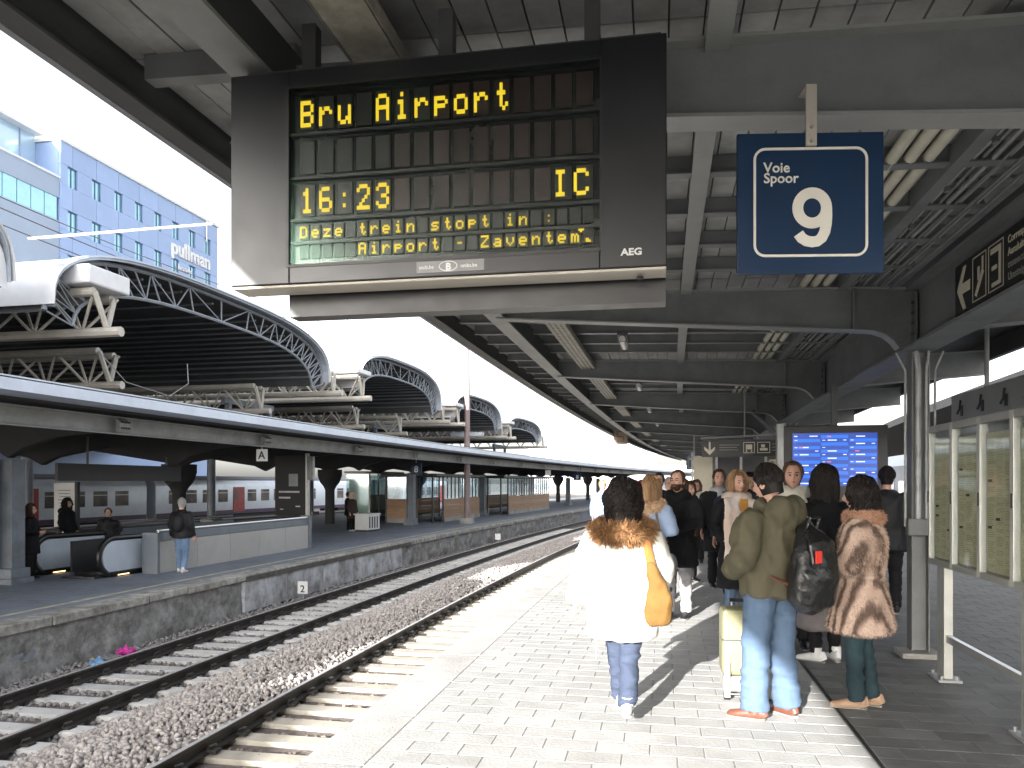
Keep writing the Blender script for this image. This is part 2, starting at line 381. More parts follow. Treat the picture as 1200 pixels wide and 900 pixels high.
# edge stones
for i in range(46):
    s = 2.4 + i * 1.0
    MB().srun(s + .006, s + .994, -2.1, -1.70, -.16, .001, 1).build('edge_stone', EDGE, pl, bevel=.008)
MB().srun(48.5, 140, -2.1, -1.70, -.16, 0, 4).build('edge_run', EDGE, pl)

# ---- opposite platform
ASPH = mat('asphalt_shade_blue', (.25, .28, .335), .75, 0, .18, 5, .25, 90, dirt=.3, dscale=.8)  # blue cast of the sky-lit shade is put into the asphalt colour
pf = struct(MB().sweep(-14, 150, [(-9.55, -1.45), (-9.55, -.57), (-9.9, -.57), (-9.9, ZL), (-24, ZL), (-24, -1.45)], 2).build('opposite_platform', ASPH))
OLDW = mat('old_wall', (.36, .36, .355), .95, 0, .5, 5.5, 1.0, 14, col2=(.15, .15, .147), dirt=.5, dscale=2.2)
COPE = mat('coping_stone', (.46, .45, .42), .9, 0, .35, 5, .5, 22, rnd=.12, dirt=.5, dscale=4)
COPED = mat('coping_dark', (.13, .12, .11), .9, 0, .35, 5, .5, 22, rnd=.12, dirt=.4, dscale=4)
PANELC = mat('wall_slab', (.55, .57, .61), .85, 0, .25, 2.5, .3, 20, rnd=.12, dirt=.75, dscale=1.6)
YEL = mat('faded_line_paint', (.62, .58, .38), .8, 0, .3, 6, .2, 40)
for i in range(48):
    s = 5 + i * 1.15; dk = 16.2 < s < 26
    j = random.uniform(-.015, .015)
    MB().srun(s + .01, s + 1.14, -9.95, -9.46 + j, -.585 + random.uniform(-.01, .01), ZL + .004 + random.uniform(-.006, .004), 1.2).build('coping_stone', COPED if False else COPE, pf, bevel=.02)
MB().srun(60.4, 150, -9.95, -9.46, -.585, ZL + .004, 4).build('coping_run', COPE, pf)
MB().srun(4, 150, -10.32, -10.22, ZL - .01, ZL + .004, 2).build('edge_line', YEL, pf)
MB().srun(16.3, 27, -9.47, -9.44, -.60, -.48, 1).build('coping_lip', COPED, pf)
def rough_wall(s0, s1):
    nx, nz = max(6, int((s1 - s0) / .12)), 9; vs = []; fs = []
    for i in range(nx + 1):
        for j in range(nz + 1):
            s = s0 + (s1 - s0) * i / nx; z = -1.42 + (.86) * j / nz
            nn = noise.noise(Vector((s * 1.7, z * 2.5, 3))) * .06 + noise.noise(Vector((s * 6, z * 7, 9))) * .025
            if s0 > 10: nn *= 1.6
            vs.append(P(s, -9.53 + nn + .04 * (1 - j / nz), z))
    for i in range(nx):
        for j in range(nz): a = i * (nz + 1) + j; fs.append((a, a + nz + 1, a + nz + 2, a + 1))
    return MB().add(vs, fs).build('old_masonry', OLDW, pf, smooth=True)
rough_wall(3, 16.2); rough_wall(26.2, 60)
for i in range(10):
    s = 16.25 + i * .99
    MB().srun(s + .006, s + .984, -9.56, -9.47 + random.uniform(-.008, .008), -1.3, -.6, 1).build('wall_slab', PANELC, pf, bevel=.006)
# distance plates on the wall foot
for s, tx, lab in ((18.7, '2', 'small white track plate with a 2 at the foot of the slab wall'), (38.2, '', 'small blank white plate at the foot of the far rough wall')):
    t = at('track_plate', lab, 'plate', s, -9.3, -1.3)
    MB().box(-.14, .14, -.012, .012, .1, .42).build('plate', WHITE, t, bevel=.004); MB().box(-.02, .02, .013, .03, -.1, .35).build('stake', GALV, t)
    if tx: text('lettering', tx, .26, DARK, t, (0, -.014, .14), FACE, 'CENTER', .004)
# litter
for (s, d, col, lab) in ((11.98, -9.1, (.75, .05, .4), 'crumpled pink plastic bag lying by the old wall'), (11.06, -8.85, (.25, .5, .85), 'crumpled pale blue wrapper lying beside the far rail')):
    m_ = mat('litter_' + str(round(s)), col, .35, 0, .4, 9, .4, 30)
    t = P(s, d, ZB); bb = MB(); bb.ellipsoid((0, 0, .05), (.16, .1, .08), 14, 10)
    bb.v = [(x * (1 + .7 * noise.noise(Vector((x * 14, y * 14, z * 14 + s)))), y * (1 + .7 * noise.noise(Vector((x * 13, y * 11 + 4, z * 14)))), max(0, z * (1 + .9 * noise.noise(Vector((x * 15, y * 12 + 9, z * 9)))))) for x, y, z in bb.v]
    o = bb.build('litter', m_); o.location = t; tag(o, lab, 'litter')
# ================================================================== canopy over our platform
def zs(d): return 3.70 - .03 * (d - 1.9) if d < 2.46 else 3.70 - .03 * (2.46 * 2 - d - 1.9)
can = at('platform_canopy', 'grey steel cantilever canopy roof with plank soffit over the near platform', 'canopy', 8.2, 2.46, 0)
BAY = 4.6; S0 = -1.0
beams = [S0 + BAY * i for i in range(0, 16)]
BOT = [(-1.70, 3.425), (.24, 3.285), (1.9, 3.165), (2.05, 3.15), (2.15, 3.11), (2.22, 3.05), (2.27, 2.98)]
TOP = [(2.44, 3.53), (1.9, 3.56), (-1.70, 3.665)]
def beam_parts():
    w = MB(); w.prism(BOT[:1] + BOT[1:] + [(2.44, 2.98)] + TOP, -.008, .008)
    mir = [(4.92 - x, z) for x, z in BOT[1:]]
    w2 = MB(); w2.prism(mir + [(2.48, 2.98), (2.48, 3.53), (3.02, 3.56), (4.68, 3.61)], -.008, .008)
    f = MB(); f.strip(BOT, -.075, .075, -.016); f.strip([(-1.70, 3.665), (1.9, 3.56), (2.44, 3.53)], -.075, .075, .016)
    f2 = MB(); f2.strip(mir, -.075, .075, -.016); f2.strip([(4.68, 3.61), (3.02, 3.56), (2.48, 3.53)], -.075, .075, .016)
    st = MB()
    for x, z0, z1 in ((1.86, 3.17, 3.555),):
        st.box(x - .008, x + .008, -.07, -.009, z0, z1); st.box(x - .008, x + .008, .009, .07, z0, z1)
    ep = MB(); ep.box(2.40, 2.425, -.1, .1, 3.0, 3.5)
    bl = MB()
    for z in (3.1, 3.2, 3.3, 3.4):
        for y in (-.075, .075): bl.tube([(2.375, y, z), (2.40, y, z)], .014, 6)
    return [w.mesh('web'), f.mesh('flange'), st.mesh('stiffener'), ep.mesh('end_plate'), bl.mesh('bolt'), w2.mesh('web'), f2.mesh('flange')]
bm_ = beam_parts()
inv = MW[can.name].inverted()
for i, s in enumerate(beams):
    root = link('beam', bm_[0], STEEL, can); root.location = inv @ P(s, 0, 0); root.rotation_euler = (0, 0, -(heading(s) - heading(8.2)))
    for me, m_, nm in ((bm_[1], FLANGE, 'flange'), (bm_[2], STEEL, 'stiffener'), (bm_[3], STEEL, 'end_plate'), (bm_[4], STEEL2, 'bolt')):
        if nm == 'bolt' and s > 18: continue
        link(nm, me, m_, root)
    r2 = link('beam', bm_[5], STEEL, can); r2.location = root.location; r2.rotation_euler = root.rotation_euler; link('flange', bm_[6], FLANGE, r2)
SE = S0 + BAY * 15
# spine girder
g = MB().sweep(-3, SE, [(2.445, 2.975), (2.475, 2.975), (2.475, 3.525), (2.445, 3.525)], 2.3).build('spine_girder', STEEL, can, True)
f = MB(); f.srun(-3, SE, 2.31, 2.61, 2.945, 2.974, 2.3); f.srun(-3, SE, 2.33, 2.59, 3.526, 3.55, 2.3); f.build('girder_flange', STEEL, can, True)
# columns
COLG = mat('column_grey', (.2, .205, .2), .5, .2, .15, 4, .06, 50, dirt=.3)
def column9(s):
    fr = MW[can.name].inverted() @ (Matrix.Translation(P(s, 2.46, 0)) @ Matrix.Rotation(-heading(s), 4, 'Z'))
    c = MB(); c.box(-.07, .07, -.012, .012, .06, 2.93, fr); c.box(-.08, -.068, -.08, .08, .06, 2.93, fr); c.box(.068, .08, -.08, .08, .06, 2.93, fr)
    o = c.build('column', COLG, can)
    c = MB(); c.box(-.18, .18, -.16, .16, -.02, .05, fr); c.build('column_base', CONC, o, bevel=.01)
    p = MB()
    for x, y, r in ((-.03, -.1, .028), (.045, -.09, .014), (-.13, -.05, .012), (.13, -.06, .012)):
        p.tube([fr @ Vector((x, y, 1.25)), fr @ Vector((x, y, 2.75)), fr @ Vector((x * 1.6, y + .02, 2.93))], r, 8)
    p.build('conduit', GALV, o, smooth=True)
    p = MB(); p.box(-.13, .13, -.15, -.05, 1.17, 1.33, fr); p.build('junction_box', COLG, o, bevel=.006)
for s in (8.2, 17.4, 26.6, 35.8, 45.0): column9(s)
# edge girder and eave
L = MB(); L.sweep(-3, SE, [(-1.715, 3.445), (-1.70, 3.445), (-1.70, 3.74), (-1.715, 3.74)], 1.15); L.build('edge_girder', STEEL2, can, True)
L = MB(); L.srun(-3, SE, -1.80, -1.62, 3.425, 3.444, 1.15); L.build('edge_girder_flange', FLANGE, can, True)
L = MB(); L.sweep(-3, SE, [(-2.66, 3.575), (-2.54, 3.575), (-2.54, 3.59), (-2.645, 3.59), (-2.645, 3.90), (-2.66, 3.90)], 1.15); L.build('eave', STEEL2, can, True)
L = MB(); L.sweep(-3, SE, [(-2.70, 3.57), (-2.662, 3.57), (-2.662, 3.93), (-2.70, 3.93)], 1.15); L.build('eave_trim', mat('eave_zinc', (.35, .36, .38), .4, .4, .1), can, True)
L = MB(); L.sweep(-3, SE, [(4.78, 3.52), (4.86, 3.52), (4.86, 3.84), (4.78, 3.84)], 1.15); L.build('eave', STEEL2, can, True)
# ribs
rib_b = MB(); rib_b.prism([(-2.52, zs(-2.52) - .11), (2.2, zs(2.2) - .11), (2.2, zs(2.2) - .001), (-2.52, zs(-2.52) - .001)], -.02, .02)
rib_b.prism([(-2.52, zs(-2.52) - .122), (2.2, zs(2.2) - .122), (2.2, zs(2.2) - .111), (-2.52, zs(-2.52) - .111)], -.045, .045)
rib_m = rib_b.mesh('rib'); rib_m.materials.append(STEEL)
s = S0 + BAY / 6
n = 0
while s < 52:
    if abs(((s - S0) / BAY) % 1) > .05 and abs(((s - S0) / BAY) % 1) < .95:
        o = bpy.data.objects.new('rib', rib_m); COL.objects.link(o); o.parent = can; o.location = inv @ P(s, 0, 0); o.rotation_euler = (0, 0, -(heading(s) - heading(8.2)))
    s += BAY / 6
out_b = MB(); out_b.prism([(-2.535, zs(-2.5) - .125), (-1.72, zs(-1.72) - .125), (-1.72, zs(-1.72) - .001), (-2.535, zs(-2.5) - .001)], -.045, .045); out_m = out_b.mesh('outrigger'); out_m.materials.append(STEEL)
for s in beams[:12]:
    o = bpy.data.objects.new('outrigger', out_m); COL.objects.link(o); o.parent = can; o.location = inv @ P(s, 0, 0); o.rotation_euler = (0, 0, -(heading(s) - heading(8.2)))
# soffit planks (real boards in the bays in view), roof sheet above
PW = .158
nb = int(5.0 / PW)
for bi in range(0, 4):
    for k in range(nb + 1):
        d0 = -2.62 + k * PW; d1 = d0 + PW - .009
        if bi == 0 and d0 > -1.2 and False: continue
        j = random.uniform(-.003, .003)
        a = MB(); sa, sb_ = beams[bi] + .006, beams[bi + 1] - .006
        a.sweep(sa, sb_, [(d0, zs(d0) + j), (d1, zs(d1) + j), (d1, zs(d1) + .028 + j), (d0, zs(d0) + .028 + j)], 2.4); a.build('plank', PLANK, can, True)
a = MB()
for bi in range(4, 14):
    for k in range(0, nb + 1):
        d0 = -2.62 + k * PW; d1 = d0 + PW - .009; a.sweep(beams[bi], beams[bi + 1], [(d0, zs(d0)), (d1, zs(d1)), (d1, zs(d1) + .028), (d0, zs(d0) + .028)], 4.7)
stuff(a.build('far_planks', PLANK, can, True))
a = MB(); a.sweep(-12, SE, [(-2.645, zs(-2.6) + .04), (2.46, zs(2.46) + .04), (4.85, zs(4.85) + .04), (4.85, zs(4.85) + .07), (2.46, zs(2.46) + .07), (-2.645, zs(-2.6) + .07)], 2.3); a.build('roof_sheet', DARK, can, True)
# services under the roof
a = MB(); a.srun(2.2, SE, .215, .325, 3.585, 3.602, 2.3); a.srun(2.2, SE, .262, .278, 3.603, 3.66, 2.3); a.build('service_strip', FLANGE, can, True)
TRAYM = mat('cable_tray', (.4, .38, .32), .6, .1, .25, 12, .3, 60)
a = MB()
a.srun(-2, SE, -1.31, -1.09, 3.52, 3.53, 2.3); a.srun(-2, SE, -1.315, -1.305, 3.52, 3.59, 2.3); a.srun(-2, SE, -1.095, -1.085, 3.52, 3.59, 2.3)
a.build('cable_tray', TRAYM, can, True)
a = MB()
s = 4
while s < 20:
    for dd in (-1.26, -1.2, -1.14): a.srun(s, s + .05, dd - .012, dd + .012, 3.517, 3.5195, 1)
    s += .1
a.build('tray_slots', DARK, can, True)
PIPEM = mat('pale_pipe', (.62, .6, .5), .55, 0, .12, 6, .06, 40, dirt=.2)
for k in range(3):
    pts = [P(s, 1.40 + k * .105, 3.63) for s in np.arange(3.7, 60, 1.2)]
    o = MB().tube(pts, .038, 10).build('pipe', PIPEM, can, True, True)
    sl = MB()
    for s in np.arange(4.4, 24, 1.5): sl.tube([P(s, 1.40 + k * .105, 3.63), P(s + .05, 1.40 + k * .105, 3.63)], .043, 10)
    inv2 = MW[can.name].inverted(); sl.v = [tuple(inv2 @ Vector(p)) for p in sl.v]; sl.build('pipe_collar', PIPEM, o, smooth=True)
a = MB(); a.srun(3.7, 60, 1.72, 1.80, 3.55, 3.68, 2.3); a.build('trunking', STEEL, can, True)
for k, (dd, zz, r) in enumerate(((1.86, 3.6, .013), (1.91, 3.6, .013), (1.96, 3.6, .018), (2.01, 3.58, .01), (2.05, 3.6, .013), (2.1, 3.57, .013), (2.15, 3.58, .011), (2.2, 3.55, .016))):
    pts = [P(s, dd + .006 * math.sin(s * 2.1 + k), zz + .006 * math.sin(s * 1.3 + 2 * k)) for s in np.arange(3.65, 50, .8)]
    MB().tube(pts, r, 6).build('conduit', STEEL if k % 2 else FLANGE, can, True, True)
for s in np.arange(4.0, 30, .76): MB().sweep(s, s + .04, [(1.84, 3.56), (1.87, 3.56), (1.87, 3.625), (2.3, 3.625), (2.3, 3.64), (1.87, 3.64), (1.87, 3.7), (1.84, 3.7)], 1).build('conduit_bracket', STEEL, can, True)
# drain pipe bends and spare trunking above the display
a = MB(); a.tube([P(3.9, -1.05, 3.66), P(4.1, -.7, 3.62), P(4.2, -.3, 3.6), P(4.25, .1, 3.62)], .035, 8); a.build('drain_pipe', STEEL2, can, True, True)
a = MB(); a.tube([P(3.8, -.95, 3.60), P(3.95, -.55, 3.66), P(4.0, -.1, 3.63)], .02, 8); a.build('drain_pipe', STEEL2, can, True, True)
fr = Matrix.Translation(P(3.95, -.02, 3.62)) @ Matrix.Rotation(-heading(4) - .25, 4, 'Z'); a = MB(); a.box(-.35, .25, -.06, .06, -.04, .04, fr); a.build('spare_trunking', STEEL, can, True, bevel=.005)
# small lamps between the beams
LAMPW = mat('lamp_diffuser', (.75, .74, .7), .4, 0, .06, 6, .03, 50)
for s, nm in ((9.75, 'nearest'), (14.3, 'second'), (18.9, 'third'), (23.5, 'fourth')):
    t = at('tube_lamp', 'grey caged tube lamp under the near roof, %s from the big display' % nm, 'lamp', s, -.45, 3.36, 'tube lamps under the near roof')
    MB().box(-.06, .06, -.30, .30, .075, .13).build('lamp_body', STEEL2, t, bevel=.008)
    MB().tube([(0, -.28, .035), (0, .28, .035)], .04, 10).build('diffuser', LAMPW, t, smooth=True)
    a = MB()
    for y in (-.29, .29): a.tube([(-.05, y, .08), (-.05, y, 0), (.05, y, 0), (.05, y, .08)], .006, 5)
    a.build('cage', GALV, t)
    MB().tube([(0, 0, .13), (0, 0, .3)], .012, 6).build('hanger', STEEL, t)

# ================================================================== sign with the 9
def sign9(name, label, s, d0, d1, z0, z1, zh, rz=0.):
    t = at(name, label, 'sign', s, (d0 + d1) / 2, z0, 'platform number signs', rz)
    w, h = (d1 - d0) / 2, z1 - z0
    MB().box(-w, w, -.012, .012, 0, h).build('panel', NAVY, t, bevel=.003)
    fr_ = MB(); rw, r0, r1, cr = w * .765, h * .125, h * .885, h * .075; tk = h * .0085
    def rr(x, za, zb, c): return [(x * sx + 0, 0) for sx in ()]
    outer = []; 
    for cx, cz, a0 in ((rw - cr, r1 - cr, 0), (-rw + cr, r1 - cr, 90), (-rw + cr, r0 + cr, 180), (rw - cr, r0 + cr, 270)):
        for k in range(7): a_ = RAD(a0 + 15 * k); outer.append((cx, cz, math.cos(a_), math.sin(a_)))
    n = len(outer)
    vs = []
    for y in (-.0165, -.0125):
        for cx, cz, ca, sa in outer: vs += [(cx + (cr + tk) * ca, y, cz + (cr + tk) * sa), (cx + (cr - tk) * ca, y, cz + (cr - tk) * sa)]
    fs = []
    for i in range(n):
        j = (i + 1) % n; fs += [(2 * i, 2 * j, 2 * j + 1, 2 * i + 1), (2 * i, 2 * i + 2 * n, 2 * j + 2 * n, 2 * j), (2 * i + 1, 2 * j + 1, 2 * j + 1 + 2 * n, 2 * i + 1 + 2 * n)]
    fr_.add(vs, fs); fr_.build('border', CREAM, t)
    text('lettering', 'Voie', h * .10, CREAM, t, (-rw * .84, -.0135, h * .72), FACE, 'LEFT', h * .0012)
    text('lettering', 'Spoor', h * .10, CREAM, t, (-rw * .84, -.0135, h * .645), FACE, 'LEFT', h * .0012)
    # the numeral: bowl and hooked tail as one flat stroke
    nh = h * .43; z9 = h * .178; x9 = w * .02; sw = nh * .088
    def ribbon(pts, closed):
        n_ = len(pts); vs = []; fs = []
        for i_ in range(n_):
            p0, p1 = pts[(i_ - 1) % n_ if closed else max(i_ - 1, 0)], pts[(i_ + 1) % n_ if closed else min(i_ + 1, n_ - 1)]
            tx, tz = p1[0] - p0[0], p1[1] - p0[1]; q = math.hypot(tx, tz); nx, nz = -tz / q * sw, tx / q * sw
            for y in (-.0165, -.0125): vs += [(x9 + pts[i_][0] + nx, y, z9 + pts[i_][1] + nz), (x9 + pts[i_][0] - nx, y, z9 + pts[i_][1] - nz)]
        for i_ in range(n_ if closed else n_ - 1):
            a_, b_ = 4 * i_, 4 * ((i_ + 1) % n_); fs += [(a_, b_, b_ + 1, a_ + 1), (a_ + 2, a_ + 3, b_ + 3, b_ + 2), (a_, a_ + 2, b_ + 2, b_), (a_ + 1, b_ + 1, b_ + 3, a_ + 3)]
        return vs, fs
    rx, rz, cz9 = nh * .235, nh * .25, nh * .662
    num = MB(); num.add(*ribbon([(rx * math.cos(q), cz9 + rz * math.sin(q)) for q in np.linspace(0, 2 * math.pi, 32, endpoint=False)], True))
    tail = [(rx, cz9 + .0), (rx * 1.01, nh * .52), (rx * .98, nh * .40), (rx * .88, nh * .27), (rx * .66, nh * .165), (rx * .35, nh * .112), (0, nh * .1), (-rx * .4, nh * .118), (-rx * .72, nh * .165), (-rx * .95, nh * .24)]
    num.v += []; va_, fa_ = ribbon(tail, False); num.add([(x, y - .0004, z) for x, y, z in va_], fa_); num.build('number', CREAM, t)
    st = MB(); st.box(-.022, .022, -.026, -.0135, h * .9, zh - z0 + .01); st.box(-.022, .022, -.026, .08, zh - z0 + .01, zh - z0 + .018); st.build('strap', BEIGE, t)
    b_ = MB()
    for z in (h * .93, h * 1.03): b_.tube([(0, -.032, z), (0, -.026, z)], .008, 8)
    b_.build('bolt', GALV, t)
    return t
sign9('platform_sign', 'large navy sign reading Voie Spoor 9 hanging from the first roof beam', 3.46, .335, .938, 2.545, 3.132, 3.31, RAD(8.5))
t = sign9('platform_sign', 'small far navy platform sign with a 9 hanging beyond the crowd', 28.8, .3, .85, 2.15, 2.7, 3.35)

# ================================================================== direction sign on the spine girder
PIC = mat('pictogram_cream', (.62, .58, .46), .5, 0, .05, 4)
SIGNB = mat('sign_black', (.02, .02, .022), .4, 0, .15, 3)
t = thing('direction_sign', 'black way-out sign with arrow and pictograms fixed on the spine girder', 'sign', P(6.93, 2.405, 2.965), -heading(6.4) - RAD(90))
# local x runs along -s (towards the camera), reads from -y (towards the tracks)
MB().box(-.05, 1.75, -.02, .0, .06, .46).build('panel', SIGNB, t)
a = MB(); a.prism([(0, .25), (.13, .42), (.19, .42), (.11, .29), (.27, .29), (.27, .21), (.11, .21), (.19, .08), (.13, .08)], -.024, -.0205); a.build('arrow', PIC, t)
def frame_pic(x0, x1, z0, z1, w=.008):
    return [(x0, x1, z0, z0 + w), (x0, x1, z1 - w, z1), (x0, x0 + w, z0 + w, z1 - w), (x1 - w, x1, z0 + w, z1 - w)]
rects_mesh('pictogram', frame_pic(.32, .58, .09, .43) + frame_pic(.62, .88, .09, .43), PIC, t, -.0205, .003)
a = MB(); a.prism([(.36, .14), (.40, .12), (.54, .28), (.51, .32)], -.024, -.0205); a.prism([(.42, .24), (.46, .24), (.46, .34), (.42, .34)], -.024, -.0205); a.prism([(.5, .30), (.53, .30), (.53, .40), (.5, .40)], -.024, -.0205); a.build('pictogram', PIC, t)
rects_mesh('pictogram', [(.66, .84, .36, .40), (.80, .84, .12, .36), (.68, .80, .12, .15), (.68, .77, .24, .27)], PIC, t, -.0205, .003)
for k, w in enumerate(('Correspondances', 'Aansluiting', 'connections', 'Umsteigen')):
    text('lettering', w, .075, PIC if k < 2 else mat('dim_print', (.3, .3, .28), .5), t, (.95, -.0205, .36 - k * .085), FACE, 'LEFT', .001)

# hanging transverse direction sign further along
t = at('direction_sign', 'dark hanging sign with down arrow and train pictograms beyond the crowd', 'sign', 13.4, 1.2, 2.1)
MB().box(-.58, .62, -.02, .02, 0, .28).build('panel', SIGNB, t)
MB().tube([(-.6, 0, .31), (.64, 0, .36)], .018, 8).build('rail', FLANGE, t)
a = MB(); a.tube([(.1, 0, .33), (.1, 0, 1.3)], .012, 6); a.tube([(-.35, 0, .3), (-.35, 0, .22)], .012, 6); a.tube([(.3, 0, .34), (.3, 0, .2)], .012, 6); a.build('hanger', FLANGE, t)
a = MB(); a.prism([(-.47, .25), (-.44, .25), (-.44, .11), (-.37, .17), (-.37, .12), (-.455, .03), (-.54, .12), (-.54, .17), (-.47, .11)], -.025, -.0205); a.build('arrow', PIC, t)
rects_mesh('pictogram', frame_pic(.08, .26, .06, .24, .01) + [(.12, .22, .12, .2), (.12, .14, .08, .11), (.2, .22, .08, .11)] + frame_pic(.3, .5, .06, .24, .01) + [(.34, .46, .1, .14), (.36, .42, .15, .2)], PIC, t, -.0205, .004)
rects_mesh('small_print', [(-.3, .02, .19, .2), (-.3, -.02, .15, .16), (-.3, .0, .11, .12), (.53, .6, .2, .21), (.53, .6, .15, .16), (.53, .6, .1, .11)], mat('dim_print', (.3, .3, .28), .5), t, -.0205, .002)
# brace at the second column
a = MB(); a.tube([P(17.4, 2.4, 2.55), P(17.4, 1.75, 3.2)], .05, 8); a.build('brace', STEEL, can, True, True)
# small brown box at the eave
t = at('hanging_box', 'small brown square sign box hanging from the far roof edge', 'sign', 31.2, -2.3, 3.2)
MB().box(-.28, .28, -.06, .06, 0, .62).build('panel', mat('brown_box', (.35, .27, .2), .6), t, bevel=.01); rects_mesh('mark', [(-.14, .14, .48, .52), (-.14, -.1, .3, .48), (-.1, .14, .28, .32), (.1, .14, .12, .28), (-.14, .1, .1, .14)], mat('brown_mark', (.2, .12, .09), .6), t, -.061, .003)
MB().box(-.03, .03, -.02, .02, .62, .7).build('hanger', STEEL, t)

# ================================================================== opposite canopy
c2 = at('platform_canopy', 'long low canopy with pale blue gutter over the opposite platform', 'canopy', 14, -13.5, ZL)
GUT = mat('gutter_zinc', (.55, .60, .70), .45, .3, .08, 2, .04, 30, dirt=.15)
G2 = mat('girder_pale', (.38, .39, .38), .55, .1, .15, 2, .06, 40, dirt=.35, dscale=1.5)
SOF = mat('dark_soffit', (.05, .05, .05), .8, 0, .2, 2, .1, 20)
S1, S2 = -70, 150
MB().sweep(S1, S2, [(-9.92, 3.06), (-9.80, 3.10), (-9.80, 3.28), (-9.92, 3.32), (-10.2, 3.32), (-10.2, 3.06)], 2).build('gutter', GUT, c2, True)
MB().sweep(S1, S2, [(-9.93, 3.321), (-9.83, 3.31), (-9.83, 3.335), (-9.93, 3.35)], 2).build('gutter_lip', mat('gutter_lip', (.5, .54, .6), .4, .5), c2, True)
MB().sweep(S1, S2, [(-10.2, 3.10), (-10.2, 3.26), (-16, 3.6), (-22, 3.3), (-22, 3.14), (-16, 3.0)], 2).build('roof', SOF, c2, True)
MB().sweep(S1, S2, [(-11.0, 2.66), (-10.9, 2.66), (-10.9, 2.68), (-10.985, 2.70), (-10.985, 2.98), (-10.9, 3.0), (-10.9, 3.02), (-11.0, 3.02)], 2).build('edge_girder', G2, c2, True)
for s in (14, 19.5, 25.5, 31.2, 37, 42.7, 48.5, 54.2, 60, 65.7, 71.5, 77, 83, 88.7, 94.5):
    fr = MW[c2.name].inverted() @ (Matrix.Translation(P(s, 0, 0)) @ Matrix.Rotation(-heading(s), 4, 'Z'))
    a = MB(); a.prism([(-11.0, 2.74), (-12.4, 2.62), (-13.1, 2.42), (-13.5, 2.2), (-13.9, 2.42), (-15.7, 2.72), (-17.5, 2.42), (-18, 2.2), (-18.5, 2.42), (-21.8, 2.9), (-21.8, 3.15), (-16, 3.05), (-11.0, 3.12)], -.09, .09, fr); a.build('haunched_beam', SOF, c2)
    a = MB(); a.prism([(-10.86, 2.70), (-10.76, 2.76), (-10.76, 2.9), (-10.86, 2.98)], -.15, .15, fr); a.build('splice_plate', G2, c2)
    a = MB()
    for y in (-.1, -.03, .04, .11):
        for z in (2.78, 2.9): a.cbox(fr @ Vector((-10.75, y, z)), (.04, .035, .035))
    if s < 30: a.build('splice_bolts', DARK, c2)
COL2 = mat('blue_grey_column', (.22, .25, .29), .55, .1, .2, 3, .08, 40, dirt=.3)
for s in (14, 25.5, 37, 48.5, 60, 71.5, 83, 94.5):
    fr = MW[c2.name].inverted() @ (Matrix.Translation(P(s, -13.5, ZL)) @ Matrix.Rotation(-heading(s), 4, 'Z'))
    a = MB(); a.box(-.17, .17, -.05, .05, .3, 2.6, fr); a.box(-.19, -.17, -.17, .17, .3, 2.6, fr); a.box(.17, .19, -.17, .17, .3, 2.6, fr); o = a.build('column', COL2, c2)
    a = MB(); a.box(-.3, .3, -.3, .3, 0, .12, fr); a.box(-.25, .25, -.25, .25, .12, .32, fr); a.build('column_foot', COL2, o, bevel=.01)
    fr = MW[c2.name].inverted() @ (Matrix.Translation(P(s, -18, ZL)) @ Matrix.Rotation(-heading(s), 4, 'Z'))
    a = MB(); a.lathe([(.24, 0), (.24, 1.75), (.34, 1.95), (.5, 2.15), (.62, 2.5), (.62, 2.8)], 12, fr); a.build('column', SOF, c2, smooth=True)
# lamps along the girder
for k, s in enumerate((9.5, 12.5, 17.2, 22, 27, 32, 37.5, 43)):
    a = MB(); fr = MW[c2.name].inverted() @ (Matrix.Translation(P(s, -11.3, 2.72)) @ Matrix.Rotation(-heading(s), 4, 'Z'))
    a.box(-.06, .06, -.6, .6, -.03, .03, fr); a.build('strip_lamp', mat('dim_lamp', (.5, .48, .42), .5), c2)
# ================================================================== vaulted train shed behind
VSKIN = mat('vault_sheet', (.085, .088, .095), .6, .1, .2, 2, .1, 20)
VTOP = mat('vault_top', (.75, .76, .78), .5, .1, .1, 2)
TUBEW = mat('white_tube', (.52, .49, .44), .5, 0, .12, 3, .05, 30, dirt=.25)
TUBEG = mat('grey_lattice', (.3, .33, .37), .5, .2, .15, 3, .05, 30)  # lightened grey-blue, the haze over the shed is put into the colour
DEND, DFAR = -11.6, -66.0
HW, ZSP, RISE = 5.2, 5.2, 1.85
def vz(t, off=0):     # superellipse arch
    t = max(-1, min(1, t)); return ZSP + off + RISE * (1 - abs(t) ** 3) ** (1 / 3)
def arch_pts(HW, ZSP, RISE, n=28):
    r = []
    for i in range(n + 1):
        a = math.pi * i / n; t = -math.copysign(abs(math.cos(a)) ** (2 / 3), math.cos(a)); r.append((t * HW, ZSP + RISE * abs(math.sin(a)) ** (2 / 3)))
    return r
